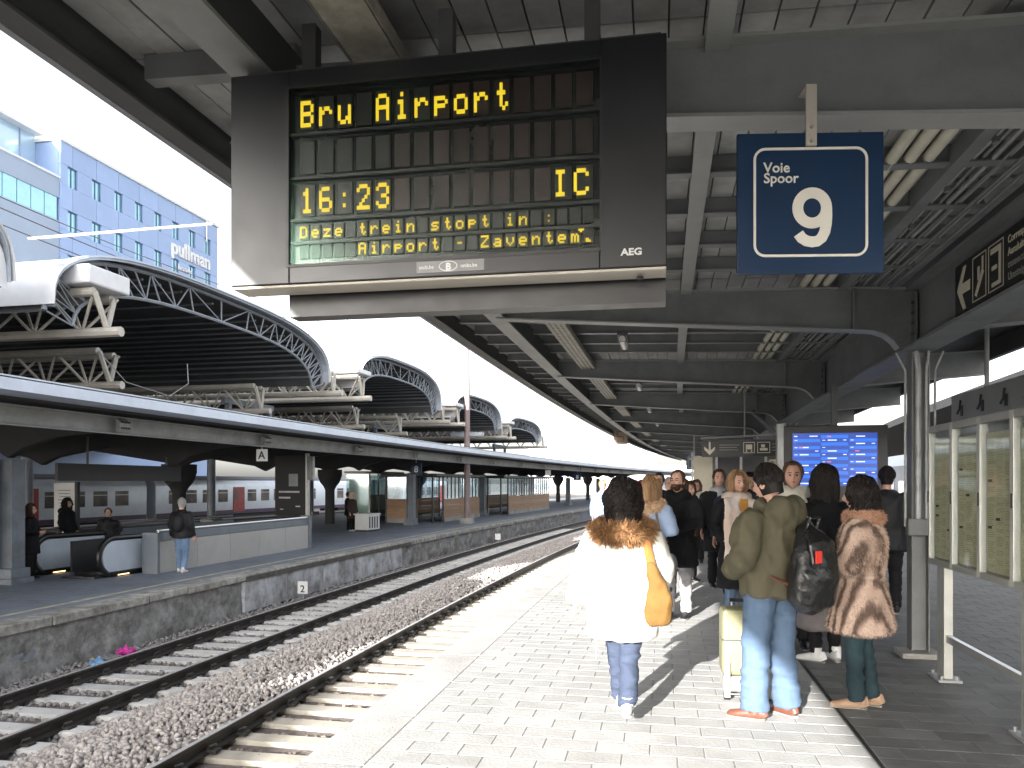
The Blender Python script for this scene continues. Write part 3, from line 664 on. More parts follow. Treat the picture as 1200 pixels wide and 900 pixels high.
for vi, (sc_, HW, ZSP, RISE, nm) in enumerate(((7.35, 4.7, 5.15, 1.65, 'cut off by the picture edge'), (18.7, 5.9, 4.95, 1.55, 'the largest, beneath the hotel'), (31.3, 4.5, 5.05, 1.55, 'second largest'), (41.8, 4.2, 4.85, 1.4, 'right behind the tall mast'), (51.4, 4.2, 4.6, 1.2, 'the farthest'), (-4.6, 4.9, 4.4, 1.05, 'first unseen one added for shade behind the viewer'), (-16.4, 4.9, 4.4, 1.05, 'second unseen one added for shade behind the viewer'), (-28.2, 4.9, 4.4, 1.05, 'third unseen one added for shade behind the viewer'))):  # vaults behind the viewer are unseen, added and kept low to shade the tracks
    v = at('roof_vault', 'dark barrel vault with lattice rim, ' + nm, 'roof', sc_, DEND, ZSP, 'vaults of the train shed')
    # local x = -depth (d), local y = along s
    ap = arch_pts(HW, ZSP, RISE); W = DFAR - DEND
    b = MB(); vs = []; fs = []; k = len(ap)
    for x in (0, W):
        for y, z in ap: vs.append((x, y, z - ZSP + .02))
    for i in range(k - 1): fs.append((i, i + 1, k + i + 1, k + i))
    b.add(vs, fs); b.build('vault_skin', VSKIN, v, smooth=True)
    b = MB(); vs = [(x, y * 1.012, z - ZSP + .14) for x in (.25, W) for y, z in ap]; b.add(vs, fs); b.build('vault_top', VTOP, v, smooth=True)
    b = MB()      # ribs below the skin
    for j, (y, z) in enumerate(ap[1:-1]):
        b.tube([(-.3, y * .985, z - ZSP - .05), (W * .6, y * .985, z - ZSP - .05)], .035, 4)
    b.build('corrugation', TUBEG, v)
    # rim lattice
    o_ = [(0.05, y, z - ZSP + .05) for y, z in ap]; i_ = [(0.05, y * .88, (z - ZSP) * .86 - .34) for y, z in ap]
    o_ = [(-.05, y, max(z, -.1)) for _, y, z in o_]; i_ = [(-.05, y, max(z, -.12)) for _, y, z in i_]
    if vi == 0: MB().add([(.12, y, z - ZSP) for y, z in ap], [tuple(range(len(ap)))]).build('gable_sheet', VTOP, v)
    b = MB(); b.tube(o_, .05, 6); b.tube(i_, .042, 6); b.build('rim_chord', TUBEG, v, smooth=True)
    b = MB()
    for j in range(0, len(ap)):
        b.tube([o_[j], i_[j]], .022, 5)
        if j + 1 < len(ap): b.tube([o_[j], i_[j + 1]] if j % 2 else [i_[j], o_[j + 1]], .019, 5)
    b.build('rim_web', TUBEG, v)
    b = MB()
    pl_ = [(y, z - ZSP + .2) for y, z in ap]
    for j in range(len(pl_) - 1):
        (y0, z0), (y1, z1) = pl_[j], pl_[j + 1]
        b.add([(-.02, y0, z0 - .07), (-.02, y1, z1 - .07), (-.02, y1, z1), (-.02, y0, z0), (.2, y0, z0 - .1), (.2, y1, z1 - .1), (.2, y1, z1), (.2, y0, z0)], [(0, 1, 2, 3), (4, 7, 6, 5), (0, 4, 5, 1), (3, 2, 6, 7)])
    b.build('rim_fascia', mat('rim_fascia', (.42, .47, .55), .5, .3), v)
# tubular gutter trusses between the vaults
def truss(s, z, label, front, big=.095, cap=False):
    t = at('roof_truss', label, 'truss', s, front, z, 'trusses of the train shed')
    Lx = DFAR - front; h = .75
    b = MB(); b.tube([(0, -.35, h), (Lx, -.35, h)], big, 8); b.tube([(-.15, .35, h), (Lx, .35, h)], big, 8); b.build('top_chord', TUBEW, t, smooth=True)
    b = MB(); b.tube([(.35, 0, 0), (Lx, 0, 0)], big * 1.1, 8); b.build('bottom_chord', TUBEW, t, smooth=True)
    b = MB(); n = int(-Lx / 1.15)
    for i in range(n):
        x0 = -i * 1.15; x1 = x0 - .575; x2 = x0 - 1.15
        for y in (-.35, .35): b.tube([(x0, y, h), (x1, 0, 0)], .033, 5); b.tube([(x1, 0, 0), (x2, y, h)], .033, 5)
    b.build('diagonals', TUBEW, t)
    b = MB(); b.tube([(.02, -.35, h), (.02, 0, .05)], .06, 6); b.tube([(-.1, .35, h), (.02, 0, .05)], .06, 6); b.build('end_posts', TUBEW, t)
    if cap:
        b = MB(); b.box(-40, .1, -.6, .6, h + .12, h + (.5 if s < 20 else .3)); b.build('gutter_box', VTOP, t, bevel=.04)
    return t
for k, (s, lab) in enumerate(((14.0, 'nearest white tube truss with gutter box, at the left picture edge'), (24.9, 'tube truss at the right foot of the large left vault'), (26.6, 'tube truss at the left foot of the second vault'), (36.2, 'tube truss at the right foot of the second vault'), (37.6, 'tube truss just left of the tall mast'), (46.3, 'tube truss right behind the tall mast'), (47.2, 'tube truss left of the farthest vault'), (56.3, 'last tube truss at the far end of the shed'))):
    truss(s, 4.75 - max(0, s - 30) * .016, lab, DEND + (.4 if k % 2 == 0 else .1), cap=(k in (0, 2, 4, 6)))
for k, s in enumerate((16.0, 22.5, 29.5, 34)):
    t = truss(s, 3.95, 'dark lower truss row under the shed roof, number %s from the left' % ('one', 'two', 'three', 'four')[k] if False else 'lower truss under the shed roof, %s from the left' % ('first', 'second', 'third', 'fourth')[k], DEND - 1.2, .09)
for k, s in enumerate((1.6, -10.4, -22.2, -34)):  # unseen trusses, added with the rear vaults to shade the tracks
    truss(s, 3.95, 'white tube truss with gutter box, %s unseen one added for shade behind the viewer' % ('first', 'second', 'third', 'fourth')[k], DEND, cap=True)
# columns of the shed
for k, s in enumerate((25.7, 36.9, 46.8, 57)):
    t = at('shed_column', 'grey steel column carrying the shed roof, %s from the left' % ('first', 'second', 'third', 'fourth')[k], 'column', s, -25, ZL, 'columns of the train shed')
    MB().tube([(0, 0, 0), (0, 0, 5.3)], .22, 10).build('shaft', TUBEG, t, smooth=True); MB().box(-.4, .4, -.4, .4, 0, .2).build('base', CONC, t)
# tall mast and gantries
MAST = mat('mast_pink_grey', (.26, .2, .2), .6, .1, .15, 3, .05, 30)
t = at('catenary_mast', 'tall pinkish steel mast rising behind the opposite canopy', 'mast', 39.0, -11.2, ZL)
MB().tube([(0, 0, 0), (0, 0, 7.0), (0, 0, 10.2)], [.17, .155, .11], 10).build('shaft', MAST, t, smooth=True)
MB().box(-.9, .9, -.1, .1, 4.55, 4.75).build('cross_arm', TUBEG, t); MB().box(-.3, .3, -.3, .3, 0, .3).build('base', CONC, t)
for k, (s, lab) in enumerate(((22.6, 'blue grey portal frame on the opposite roof, left one'), (33.9, 'blue grey portal frame on the opposite roof, middle one'), (52.5, 'blue grey portal frame on the opposite roof, right one near the mast'))):
    t = at('signal_portal', lab, 'portal', s, -14, 3.5, 'portal frames on the opposite roof')
    MB().box(-.08, .08, -.08, .08, 0, .71).build('post', COL2, t); MB().box(-.08, .08, 2.4, 2.56, 0, .71).build('post', COL2, t); MB().box(-.07, .07, -.3, 2.7, .72, .9).build('bar', COL2, t)
# bent lamp arms above the vaults
for k, (s, dd, lab) in enumerate(((27.0, -12, 'thin curved pole above the second vault'), (38, -12, 'thin curved pole left of the tall mast'), (47.5, -12, 'thin curved pole right of the tall mast'), (56.3, -12, 'thin curved pole above the farthest vault'))):
    t = at('bent_pole', lab, 'pole', s, dd, 6.2, 'thin curved poles over the shed')
    o = MB().tube([(0, 0, -1), (0, 0, 1.2), (0, -.1, 2.2), (0, -.45, 3.1), (0, -.9, 3.5)], .045, 6).build('pole', TUBEG, t, smooth=True)
# catenary wires over the shed tracks
for k, (d, z) in enumerate(((-20, 10.5), (-18, 9.3), (-18.6, 9.1))):
    pts = [P(s, d, z + .15 * math.sin(s * .2)) for s in np.arange(4, 60, 2)]
    o = MB().tube(pts, .018, 4).build('overhead_wire', DARK); tag(o, 'thin dark overhead wire in front of the hotel, %s' % ('upper one', 'middle one', 'lowest one')[k], 'wire', 'overhead wires')
o = MB().tube([(-10.5, 17.05, 6.98), (-8.2, 16.6, 7.0), (-6.16, 16.2, 7.02)], .028, 6).build('overhead_rod', TUBEW); tag(o, 'thin pale overhead line rod crossing in front of the hotel facade', 'rod')
o = MB().tube([P(14.6, -11.9, 4.5), P(15.2, -11.7, 3.9), P(16.4, -11.5, 3.72), P(17.1, -11.5, 4.1), P(17.2, -11.6, 4.6)], .012, 5).build('loose_cable', GALV); tag(o, 'thin loose cable sagging below the nearest truss', 'cable')

# ================================================================== hotel
HB = mat('hotel_panel', (.31, .42, .66), .45, .1, .08, .4, .02, 10, rnd=.04)  # blue-grey panels, with the pale blue of haze and flare put into the colour
HB2 = mat('hotel_panel_grey', (.33, .40, .52), .5, .1, .08, .4, .02, 10)
HG = mat('hotel_glass', (.35, .62, .72), .08, .3, .1, 1.5)
HGD = mat('hotel_reveal', (.1, .16, .26), .6)
h = thing('hotel_building', 'tall blue panelled hotel with small square windows and rooftop lettering', 'building', (-36.36, 63.24, -1.4), -RAD(11.7))
HT = 30.7
w = MB(); w.box(-16, -.25, .02, 22.2, 0, HT - .06); w.build('wall', HB, h)
# panels with openings: rows of storeys, windows cut as gaps between panels
tw = [1.3 + 2.72 * i for i in range(8)]
ztops = [28.9 - 3.6 * k for k in range(4)]      # window heads, local z
for k, zt in enumerate(ztops):
    z0 = zt - 1.65
    top = HT if k == 0 else ztops[k - 1] - 1.65
    for j in range(9):
        ya, yb = (0 if j == 0 else tw[j - 1]), (22.2 if j == 8 else tw[j])
        MB().box(-.22, random.uniform(-.012, .012), ya + .02, yb - .02, zt + .02, top - .02).build('spandrel', HB, h)
    prev = 0
    for j, t_ in enumerate(tw):
        MB().box(-.22, .0, prev + .015, t_ - .55, z0, zt).build('pier', HB, h); prev = t_ + .55
        f_ = MB(); f_.box(-.22, -.2, t_ - .55, t_ + .55, z0, zt); o = f_.build('window', HG, h)
        f_ = MB(); f_.box(-.2, -.14, t_ - .55, t_ - .49, z0, zt); f_.box(-.2, -.14, t_ + .49, t_ + .55, z0, zt); f_.box(-.2, -.14, t_ - .49, t_ + .49, zt - .06, zt); f_.box(-.2, -.14, t_ - .03, t_ + .03, z0, zt - .06); f_.build('window_frame', HGD, o)
    MB().box(-.22, 0, prev, 22.2, z0, zt).build('pier', HB, h)
MB().box(-16.2, .15, -.1, 22.3, HT, HT + .25).build('parapet', WHITE, h)
# left wing with ribbon window and set-back glazed storey
w = MB(); w.box(-16, -.1, -16, 0, 0, 24.2); w.build('wing', HB2, h); MB().box(-16, -.1, -16, 0, 26.05, 27.6).build('wing', HB2, h)
for i in range(12): MB().box(-.6, -.2, -16 + i * 1.32 + .06, -16 + (i + 1) * 1.32 - .02, 24.2, 26.05).build('ribbon_pane', HG, h)
MB().box(-15.9, -.62, -16, -.01, 24.2, 26.05).build('wing_core', HGD, h)
MB().box(-16, -2.4, -16, 0, 27.6, 31.2).build('penthouse', mat('penthouse_glass', (.55, .72, .85), .15, .2, .1, .5), h)
for i in range(5): MB().box(-2.4, -2.32, -16 + i * 3.6, -15.9 + i * 3.6, 27.6, 31.2).build('mullion', HB2, h)
MB().box(-16.1, -1.6, -16, .0, 31.2, 31.5).build('penthouse_roof', WHITE, h)
MB().box(-.05, .02, -16, -.02, 27.6, 27.75).build('ledge', WHITE, h)
LET = mat('white_letters', (.85, .85, .85), .5, emit=None)
o = text('lettering', 'pullman', 2.1, LET, h, (.06, 14.1, 25.7), (RAD(90), 0, RAD(90)), 'LEFT', .05, .08, 1.0)
o = text('lettering', 'hotels', .9, LET, h, (.06, 15.2, 24.3), (RAD(90), 0, RAD(90)), 'LEFT', .0, .05, 1.0)
MB().tube([(.1, 20, HT - 2.2), (.1, 20, HT + .5)], .08, 6).build('rod', WHITE, h)
# far pale blocks at the end of the line
FAR = mat('far_pale', (.6, .56, .54), .8, 0, .1, 1); FARG = mat('far_glass', (.3, .33, .38), .3)
for k, (u, Y, w_, hh, lab) in enumerate(((672, 230, 26, 14, 'far pale office block with striped storeys beyond the canopies'), (722, 210, 22, 15.5, 'far pale block with rounded end beyond the canopies'), (800, 260, 40, 9, 'far low pale building behind the crowd'))):
    x = (u - 600) / 920 * Y
    t = thing('far_building', lab, 'building', (x, Y, -1.4), 0, 'far buildings')
    MB().box(-w_ / 2, w_ / 2, 0, 12, 0, hh).build('wall', FAR, t)
    for f_ in range(int(hh / 3.4)):
        for j in range(int(w_ / 3)):
            if (j + f_ * 3) % 7 == 5: continue
            MB().box(-w_ / 2 + j * 3 + .5, -w_ / 2 + j * 3 + 2.4, -.1, 0, 1.2 + f_ * 3.4, 2.8 + f_ * 3.4).build('window', FARG, t)
# ================================================================== the big departure display
FONT = {
'B': ('1111 ', '1   1', '1   1', '1111 ', '1   1', '1   1', '1111 '), 'r': ('     ', '     ', '1 11 ', '11  1', '1    ', '1    ', '1    '),
'u': ('     ', '     ', '1   1', '1   1', '1   1', '1  11', ' 11 1'), 'A': (' 111 ', '1   1', '1   1', '11111', '1   1', '1   1', '1   1'),
'i': ('  1  ', '     ', ' 11  ', '  1  ', '  1  ', '  1  ', ' 111 '), 'p': ('     ', '     ', '1111 ', '1   1', '1111 ', '1    ', '1    '),
'o': ('     ', '     ', ' 111 ', '1   1', '1   1', '1   1', ' 111 '), 't': ('  1  ', '  1  ', ' 111 ', '  1  ', '  1  ', '  1 1', '   1 '),
'1': ('  1  ', ' 11  ', '  1  ', '  1  ', '  1  ', '  1  ', ' 111 '), '6': (' 111 ', '1    ', '1    ', '1111 ', '1   1', '1   1', ' 111 '),
':': ('     ', '     ', '  1  ', '     ', '     ', '  1  ', '     '), '2': (' 111 ', '1   1', '    1', '   1 ', '  1  ', ' 1   ', '11111'),
'3': (' 111 ', '1   1', '    1', '  11 ', '    1', '1   1', ' 111 '), 'I': (' 111 ', '  1  ', '  1  ', '  1  ', '  1  ', '  1  ', ' 111 '),
'C': (' 111 ', '1   1', '1    ', '1    ', '1    ', '1   1', ' 111 '), 'e': ('     ', '     ', ' 111 ', '1   1', '11111', '1    ', ' 111 '),
'n': ('     ', '     ', '1 11 ', '11  1', '1   1', '1   1', '1   1'), 's': ('     ', '     ', ' 1111', '1    ', ' 111 ', '    1', '1111 '),
'D': ('1111 ', '1   1', '1   1', '1   1', '1   1', '1   1', '1111 '), 'z': ('     ', '     ', '11111', '   1 ', '  1  ', ' 1   ', '11111'),
'-': ('     ', '     ', '     ', ' 111 ', '     ', '     ', '     '), 'Z': ('11111', '    1', '   1 ', '  1  ', ' 1   ', '1    ', '11111'),
'a': ('     ', '     ', ' 111 ', '    1', ' 1111', '1   1', ' 1111'), 'v': ('     ', '     ', '1   1', '1   1', '1   1', ' 1 1 ', '  1  '),
'm': ('     ', '     ', '11 1 ', '1 1 1', '1 1 1', '1 1 1', '1 1 1'), '.': ('     ', '     ', '     ', '     ', '     ', ' 11  ', ' 11  '),
'*': ('     ', '  1  ', ' 111 ', ' 111 ', '  1  ', '     ', '     ')}
dd0, dd1, dz0, dz1 = -1.735, .045, 2.487, 3.36
disp = at('departure_display', 'large black hanging display with yellow dot letters Bru Airport 16:23', 'display', 3.0, (dd0 + dd1) / 2, dz0)
W = (dd1 - dd0) / 2; H = dz1 - dz0
sx0, sx1, sz0, sz1 = -1.475 + .845, -.205 + .845, 2.565 - dz0, 3.285 - dz0     # screen window, local
CASE = mat('display_case', (.010, .0115, .0145), .36, 0, .12, 3, .02, 90, spec=.5)
SCR = mat('display_screen', (.01, .011, .012), .25, 0, .2, 3, .02, 60)
CELL = mat('flap_cell', (.012, .0135, .013), .4, 0, .2, 6, .05, 60, rnd=.3); CELLR = mat('flap_cell_red', (.024, .011, .011), .4, 0, .2, 6, .05, 60, rnd=.35)
YEL = mat('yellow_dots', (.25, .18, .01), .5, emit=(1., .72, .025), es=.21)
cs = MB()     # casing as a frame round the screen
for x0, x1, z0, z1 in ((-W, sx0, 0, H), (sx1, W, 0, H), (sx0, sx1, 0, sz0), (sx0, sx1, sz1, H)): cs.box(x0, x1, 0, .15, z0, z1)
cs.build('casing', CASE, disp, bevel=.004)
scr = MB().box(sx0, sx1, .03, .05, sz0, sz1).build('screen', SCR, disp)
# rows: (z fraction top, bottom, cells, text, start)
SW, SHt = sx1 - sx0, sz1 - sz0
rows = [(.965, .765, 15, 'Bru Airport', 0.0, 0), (.715, .515, 15, '', 0, 1), (.465, .275, 15, '16:23', .35, 0), (.235, .145, 24, 'Deze trein stopt in :', .0, 0), (.125, .035, 24, '     Airport - Zaventem.', .0, 0)]
dots = MB()
def put(ch, x, z0, w, h):
    g_ = FONT.get(ch)
    if not g_: return
    cw, chh = w / 5, h / 7
    for r, line in enumerate(g_):
        for c, k in enumerate(line):
            if k == '1': dots.box(x + c * cw - cw * .02, x + (c + 1) * cw + cw * .02, .018, .022, z0 + h - (r + 1) * chh - chh * .02, z0 + h - r * chh + chh * .02)
for ri, (zt, zb, n, tx, off, _) in enumerate(rows):
    a, c = sz0 + SHt * zb, sz0 + SHt * zt; pitch = (SW - .05) / n; cw = pitch * .78
    cme = MB().box(-cw / 2, cw / 2, .022, .029, 0, (c - a) * .92).mesh('flap_cell')
    cme2 = cme.copy(); cme.materials.append(CELL); cme2.materials.append(CELLR)
    for i in range(n):
        x = sx0 + .03 + pitch * (i + .5)
        red = (ri == 0 and i > 6) or (ri == 1 and i > 4) or (ri == 2 and 4 < i < 13)
        o = bpy.data.objects.new('flap_cell', cme2 if red else cme); COL.objects.link(o); o.parent = scr; o.location = (x, 0, a + (c - a) * .04)
        if i < len(tx) and tx[i] != ' ': put(tx[i], x - cw / 2 + cw * (.05 if ri < 3 else .1), a + (c - a) * .12, cw * (.86 if ri < 3 else .76), (c - a) * (.74 if ri < 3 else .72))
    if ri == 2:
        for i, ch in ((13, 'I'), (14, 'C')): put(ch, sx0 + .03 + pitch * (i + .5) - cw * .45 - .012, a + (c - a) * .12, cw * .9, (c - a) * .74)
    if ri == 4: put('*', sx0 + .03 + pitch * 22.6, a + (c - a) * .5, cw * .9, (c - a) * .7); put('.', sx0 + .03 + pitch * 23.4, a + (c - a) * .1, cw * .6, (c - a) * .4)
    if ri < 4: MB().box(sx0, sx1, .012, .029, a - SHt * .028, a - SHt * .012).build('row_bar', BLACK, scr)
dots.build('dot_letters', YEL, scr)
MB().box(sx0, sx1, .004, .006, sz0, sz1).build('front_glass', glass('display_glass', (.97, .98, .97), .16, .0, (.45, .8, .62)), disp)
fr_ = MB()
for q in ((sx0 - .012, sx0, sz0 - .012, sz1 + .012), (sx1, sx1 + .006, sz0 - .012, sz1 + .012), (sx0, sx1, sz1, sz1 + .01), (sx0, sx1, sz0 - .012, sz0)): fr_.box(q[0], q[1], -.004, .0, q[2], q[3])
fr_.build('screen_bezel', BLACK, disp)
MB().box(-W + .002, W - .002, .008, .14, -.012, -.001).build('bottom_trim', BEIGE, disp, bevel=.003)
MB().box(-W + .18, W - .002, .165, .26, -.1, H - .02).build('middle_case', BLACK, disp)
MB().box(-W + .22, W - .002, .265, .41, -.012, H).build('rear_case', CASE, disp, bevel=.004)
MB().box(-W + .222, W - .004, .275, .40, -.024, -.013).build('rear_trim', BEIGE, disp, bevel=.003)
bb = MB()
for y in (.07, .335): bb.tube([(W - .1, y, -.02), (W - .1, y, -.032)], .014, 8)
bb.build('lock', BLACK, disp)
lm = mat('label_grey', (.22, .22, .22), .4, 0, .1, 3); MB().box(-.085, .19, -.003, .0, .016, .06).build('maker_label', lm, disp)
lw = mat('label_white', (.75, .75, .73), .5)
text('lettering', 'B', .038, lw, disp, (.045, -.0032, .024), FACE, 'CENTER', .0015, .0005)
e_ = MB(); pts = [(.045 + .036 * math.cos(t), -.0045, .038 + .019 * math.sin(t)) for t in np.linspace(0, 2 * math.pi, 25)]; e_.tube(pts, .0022, 5); e_.build('oval_emblem', lw, disp)
text('lettering', 'nmbs.be', .02, lw, disp, (.095, -.0032, .031), FACE, 'LEFT', .0003, .0005); text('lettering', 'sncb.be', .02, lm if False else lw, disp, (-.075, -.0032, .031), FACE, 'LEFT', .0003, .0005)
text('lettering', 'AEG', .036, lw, disp, (W - .17, -.001, .045), FACE, 'LEFT', .0012, .0005, 1.15)
hb = MB()
for x in (-.6, .0, .6): hb.box(x - .03, x + .03, .12, .18, H, 3.62 - dz0)
hb.box(-W + .02, W - .02, .1, .3, H + .02, H + .06); hb.build('hanger', STEEL2, disp)

# ================================================================== departures monitor
SB = mat('screen_blue', (.01, .02, .12), .3, emit=(.0, .17, .95), es=.27); SB2 = mat('screen_blue_dark', (.01, .02, .08), .3, emit=(.005, .06, .4), es=.25)
SWT = mat('screen_white', (.5, .5, .6), .3, emit=(.6, .7, 1), es=.3); SRD = mat('screen_red', (.5, .05, .05), .3, emit=(.9, .2, .2), es=.2)
t = at('departures_monitor', 'black monitor with three columns of blue departure rows below the girder', 'monitor', 10.9, 2.22, 1.3)
MB().box(-.64, .64, -.06, .12, 0, 1.12).build('case', BLACK, t, bevel=.01); MB().box(-.035, .035, -.02, .06, 1.12, 1.68).build('post', STEEL2, t)
MB().box(-.4, .4, -.02, .08, -1.3, 0).build('pedestal', BLACK, t); MB().box(-.72, -.64, -.06, .1, -1.3, 1.15).build('edge_post', GALV, t)
scr = MB().box(-.53, .51, -.064, -.0605, .33, 1.02).build('screen', SB2, t)
q1, q2, q3 = [], [], []
for c in range(3):
    x0 = -.52 + c * .345; x1 = x0 + .33
    for r in range(14):
        z = .99 - r * .047
        if c == 0 and r == 0: q2.append((x0 + .2, x1 - .03, z - .015, z - .003)); q2.append((x0 + .01, x0 + .05, z - .015, z - .003)); continue
        if (r + c) % 2: q1.append((x0, x1, z - .04, z + .002))
        if (r * 7 + c * 3) % 5 < 2: q2.append((x0 + .08, x0 + .19, z - .022, z - .008))
        q2.append((x0 + .015, x0 + .05, z - .02, z - .012)) if r % 2 else None
        if (r * 5 + c) % 7 == 1: q3.append((x0 + .07, x0 + .12, z - .022, z - .008))
        if (r * 3 + c) % 4 == 0: q2.append((x1 - .06, x1 - .02, z - .02, z - .01))
stuff(rects_mesh('row_bands', q1, SB, scr, -.065, .0012)); stuff(rects_mesh('row_print', q2, SWT, scr, -.0665, .0012)); stuff(rects_mesh('row_marks', q3, SRD, scr, -.068, .0012))

# ================================================================== timetable cabinets
PAPER = mat('timetable_paper', (.9, .86, .58), .6, 0, .12, 3, .03, 40, dirt=.15, dscale=3)
PRINT = mat('timetable_print', (.62, .57, .34), .6); PRD = mat('timetable_print_dark', (.05, .05, .04), .6)
FRM = mat('cabinet_frame', (.48, .48, .44), .4, .5, .1, 6, .04, 60)
tb = thing('timetable_cabinet', 'row of tall glazed timetable cases with yellowed sheets on steel legs', 'cabinet', P(7.55, 2.40, 0), -heading(6.5) - RAD(90))
# local x runs towards the camera, face reads from -y
edges = [0, .56, 1.13, 1.70, 2.27]
zb, zt = .96, 2.17
gl = glass('cabinet_glass', (.97, .98, .97), .05, .04)
for i in range(4):
    x0, x1 = edges[i], edges[i + 1]
    fr_ = MB()
    for q in ((x0, x0 + .03, zb, zt), (x1 - .03, x1 - .002, zb, zt), (x0 + .03, x1 - .03, zb, zb + .05), (x0 + .03, x1 - .03, zt - .06, zt)): fr_.box(q[0], q[1], -.05, .05, q[2], q[3])
    cf = fr_.build('case_frame', FRM, tb, bevel=.005)
    MB().box(x0 + .03, x1 - .03, .01, .045, zb + .05, zt - .06).build('backboard', GALV, cf)
    MB().box(x0 + .04, x1 - .04, -.002, .008, zb + .06, zt - .13).build('sheet', PAPER, cf)
    rng = random.Random(i); ql = []; qd = []
    for c in range(3):
        z = zt - .17
        while z > zb + .09:
            w_ = rng.uniform(.08, .13); xx = x0 + .06 + c * .148
            if rng.random() < .9: ql.append((xx, xx + w_, z - .006, z))
            z -= .014 if rng.random() < .85 else .04
    for k in range(3): zz = rng.uniform(zb + .2, zt - .3); xx = x0 + .06 + rng.randrange(3) * .14; qd.append((xx, xx + .07, zz, zz + .02))
    rects_mesh('print_lines', ql, PRINT, cf, -.002, .0008); rects_mesh('print_heads', qd, PRD, cf, -.003, .0008)
    MB().box(x0 + .03, x1 - .03, -.03, -.026, zb + .05, zt - .06).build('pane', gl, cf)
    MB().box(x0 + .005, x0 + .024, -.056, -.05, 1.5, 1.6).build('lock', DARK, cf)
for x in (.28, 1.9):
    l_ = MB(); l_.box(x - .085, x + .085, -.035, .035, .02, zb); lg = l_.build('leg', FRM, tb, bevel=.004)
    MB().box(x - .14, x + .14, -.09, .09, 0, .02).build('foot_plate', GALV, lg)
    for a_, c_ in ((-.11, -.06), (.11, -.06), (-.11, .06), (.11, .06)): MB().tube([(x + a_, c_, .02), (x + a_, c_, .05)], .014, 6).build('bolt', GALV, lg)
MB().box(.36, 1.82, -.02, .02, .33, .39).build('crossbar', ALU, tb)
MB().box(-.01, 2.28, .051, .058, zb, zt).build('rear_sheet', GALV, tb)
# hanging grey panel behind
GP = mat('grey_panel', (.40, .40, .36), .5, .1, .1, 2, .04, 30, dirt=.25)
t = thing('steel_fascia', 'plain grey hanging fascia panel with dark hooks behind the timetables', 'panel', P(10.2, 3.4, 2.36), -heading(9) - RAD(90))
MB().box(0, 4.2, 0, .05, 0, .34).build('panel', GP, t); MB().box(0, 4.2, -.03, 0, -.03, 0).build('lower_edge', ALU, t)
for x in (.35, .95, 1.55, 2.1, 2.7):
    hk = MB(); hk.tube([(x, -.02, .26), (x, -.03, .16), (x - .02, -.05, .1)], .012, 6); hk.box(x - .03, x + .03, -.012, -.001, .08, .2); hk.build('hook', DARK, t)
for x in (1.0, 2.75): MB().tube([(x, .02, .34), (x, .02, 1.2)], .025, 8).build('hanger_rod', FLANGE, t, smooth=True)

# ================================================================== right side: track, train, next canopy
TRB = mat('train_dark', (.18, .2, .24), .4, .3, .1, 1); TRG = mat('train_glass', (.03, .04, .05), .1, 0, .1, 1)
t = at('train', 'dark grey train standing beyond the far side of the near platform', 'train', 30, 9.3, -.8)
MB().sweep(4, 70, [(7.9, -.7), (10.7, -.7), (10.7, 2.3), (10.3, 2.75), (8.3, 2.75), (7.9, 2.3)], 3).build('body', TRB, t, True)
for k in range(26):
    MB().srun(6 + k * 2.4, 7.6 + k * 2.4, 7.88, 7.9, .9, 1.75, 2).build('window', TRG, t, True)
c3 = at('platform_canopy', 'dark canopy beyond the train on the right', 'canopy', 25, 16, -.4)
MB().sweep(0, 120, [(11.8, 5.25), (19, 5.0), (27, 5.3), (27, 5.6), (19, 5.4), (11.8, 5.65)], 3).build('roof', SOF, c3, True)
for s in (10, 22, 34, 46, 58): MB().tube([P(s, 19, -1.3), P(s, 19, 5.1)], .16, 10).build('column', STEEL2, c3, True, True)
# lift shaft and panels further along our platform
t = at('lift_shaft', 'dark glazed lift shaft standing behind the waiting people', 'lift', 17.2, 1.75, 0)
MB().box(-.75, .75, 0, 1.6, 0, 2.45).build('shaft', DARK, t)
a = MB()
for x in (-.75, -.25, .25, .72): a.box(x, x + .05, -.03, 0, 0, 2.45)
a.build('mullion', GALV, t); MB().box(-.8, .8, -.05, 1.65, 2.45, 2.52).build('roof', STEEL2, t)
t = at('cream_panel', 'tall cream wall panel standing left of the lift shaft', 'panel', 19.0, .9, 0)
MB().box(-.33, .33, 0, .12, .1, 2.3).build('panel', mat('cream_wall', (.62, .58, .46), .7, 0, .1, 2, .05, 30), t, bevel=.01); MB().box(-.38, -.34, -.03, .14, 0, 2.4).build('post', GALV, t); MB().box(.34, .38, -.03, .14, 0, 2.4).build('post', GALV, t)
t = at('yellow_notice', 'small yellow notice board behind the man with glasses', 'sign', 13.2, 1.65, 0)
MB().box(.02, .36, 0, .05, 1.5, 2.05).build('board', mat('notice_yellow', (.75, .58, .22), .6, 0, .08, 3), t, bevel=.01); MB().tube([(.2, .06, 0), (.2, .06, 2.1)], .03, 8).build('post', GALV, t)
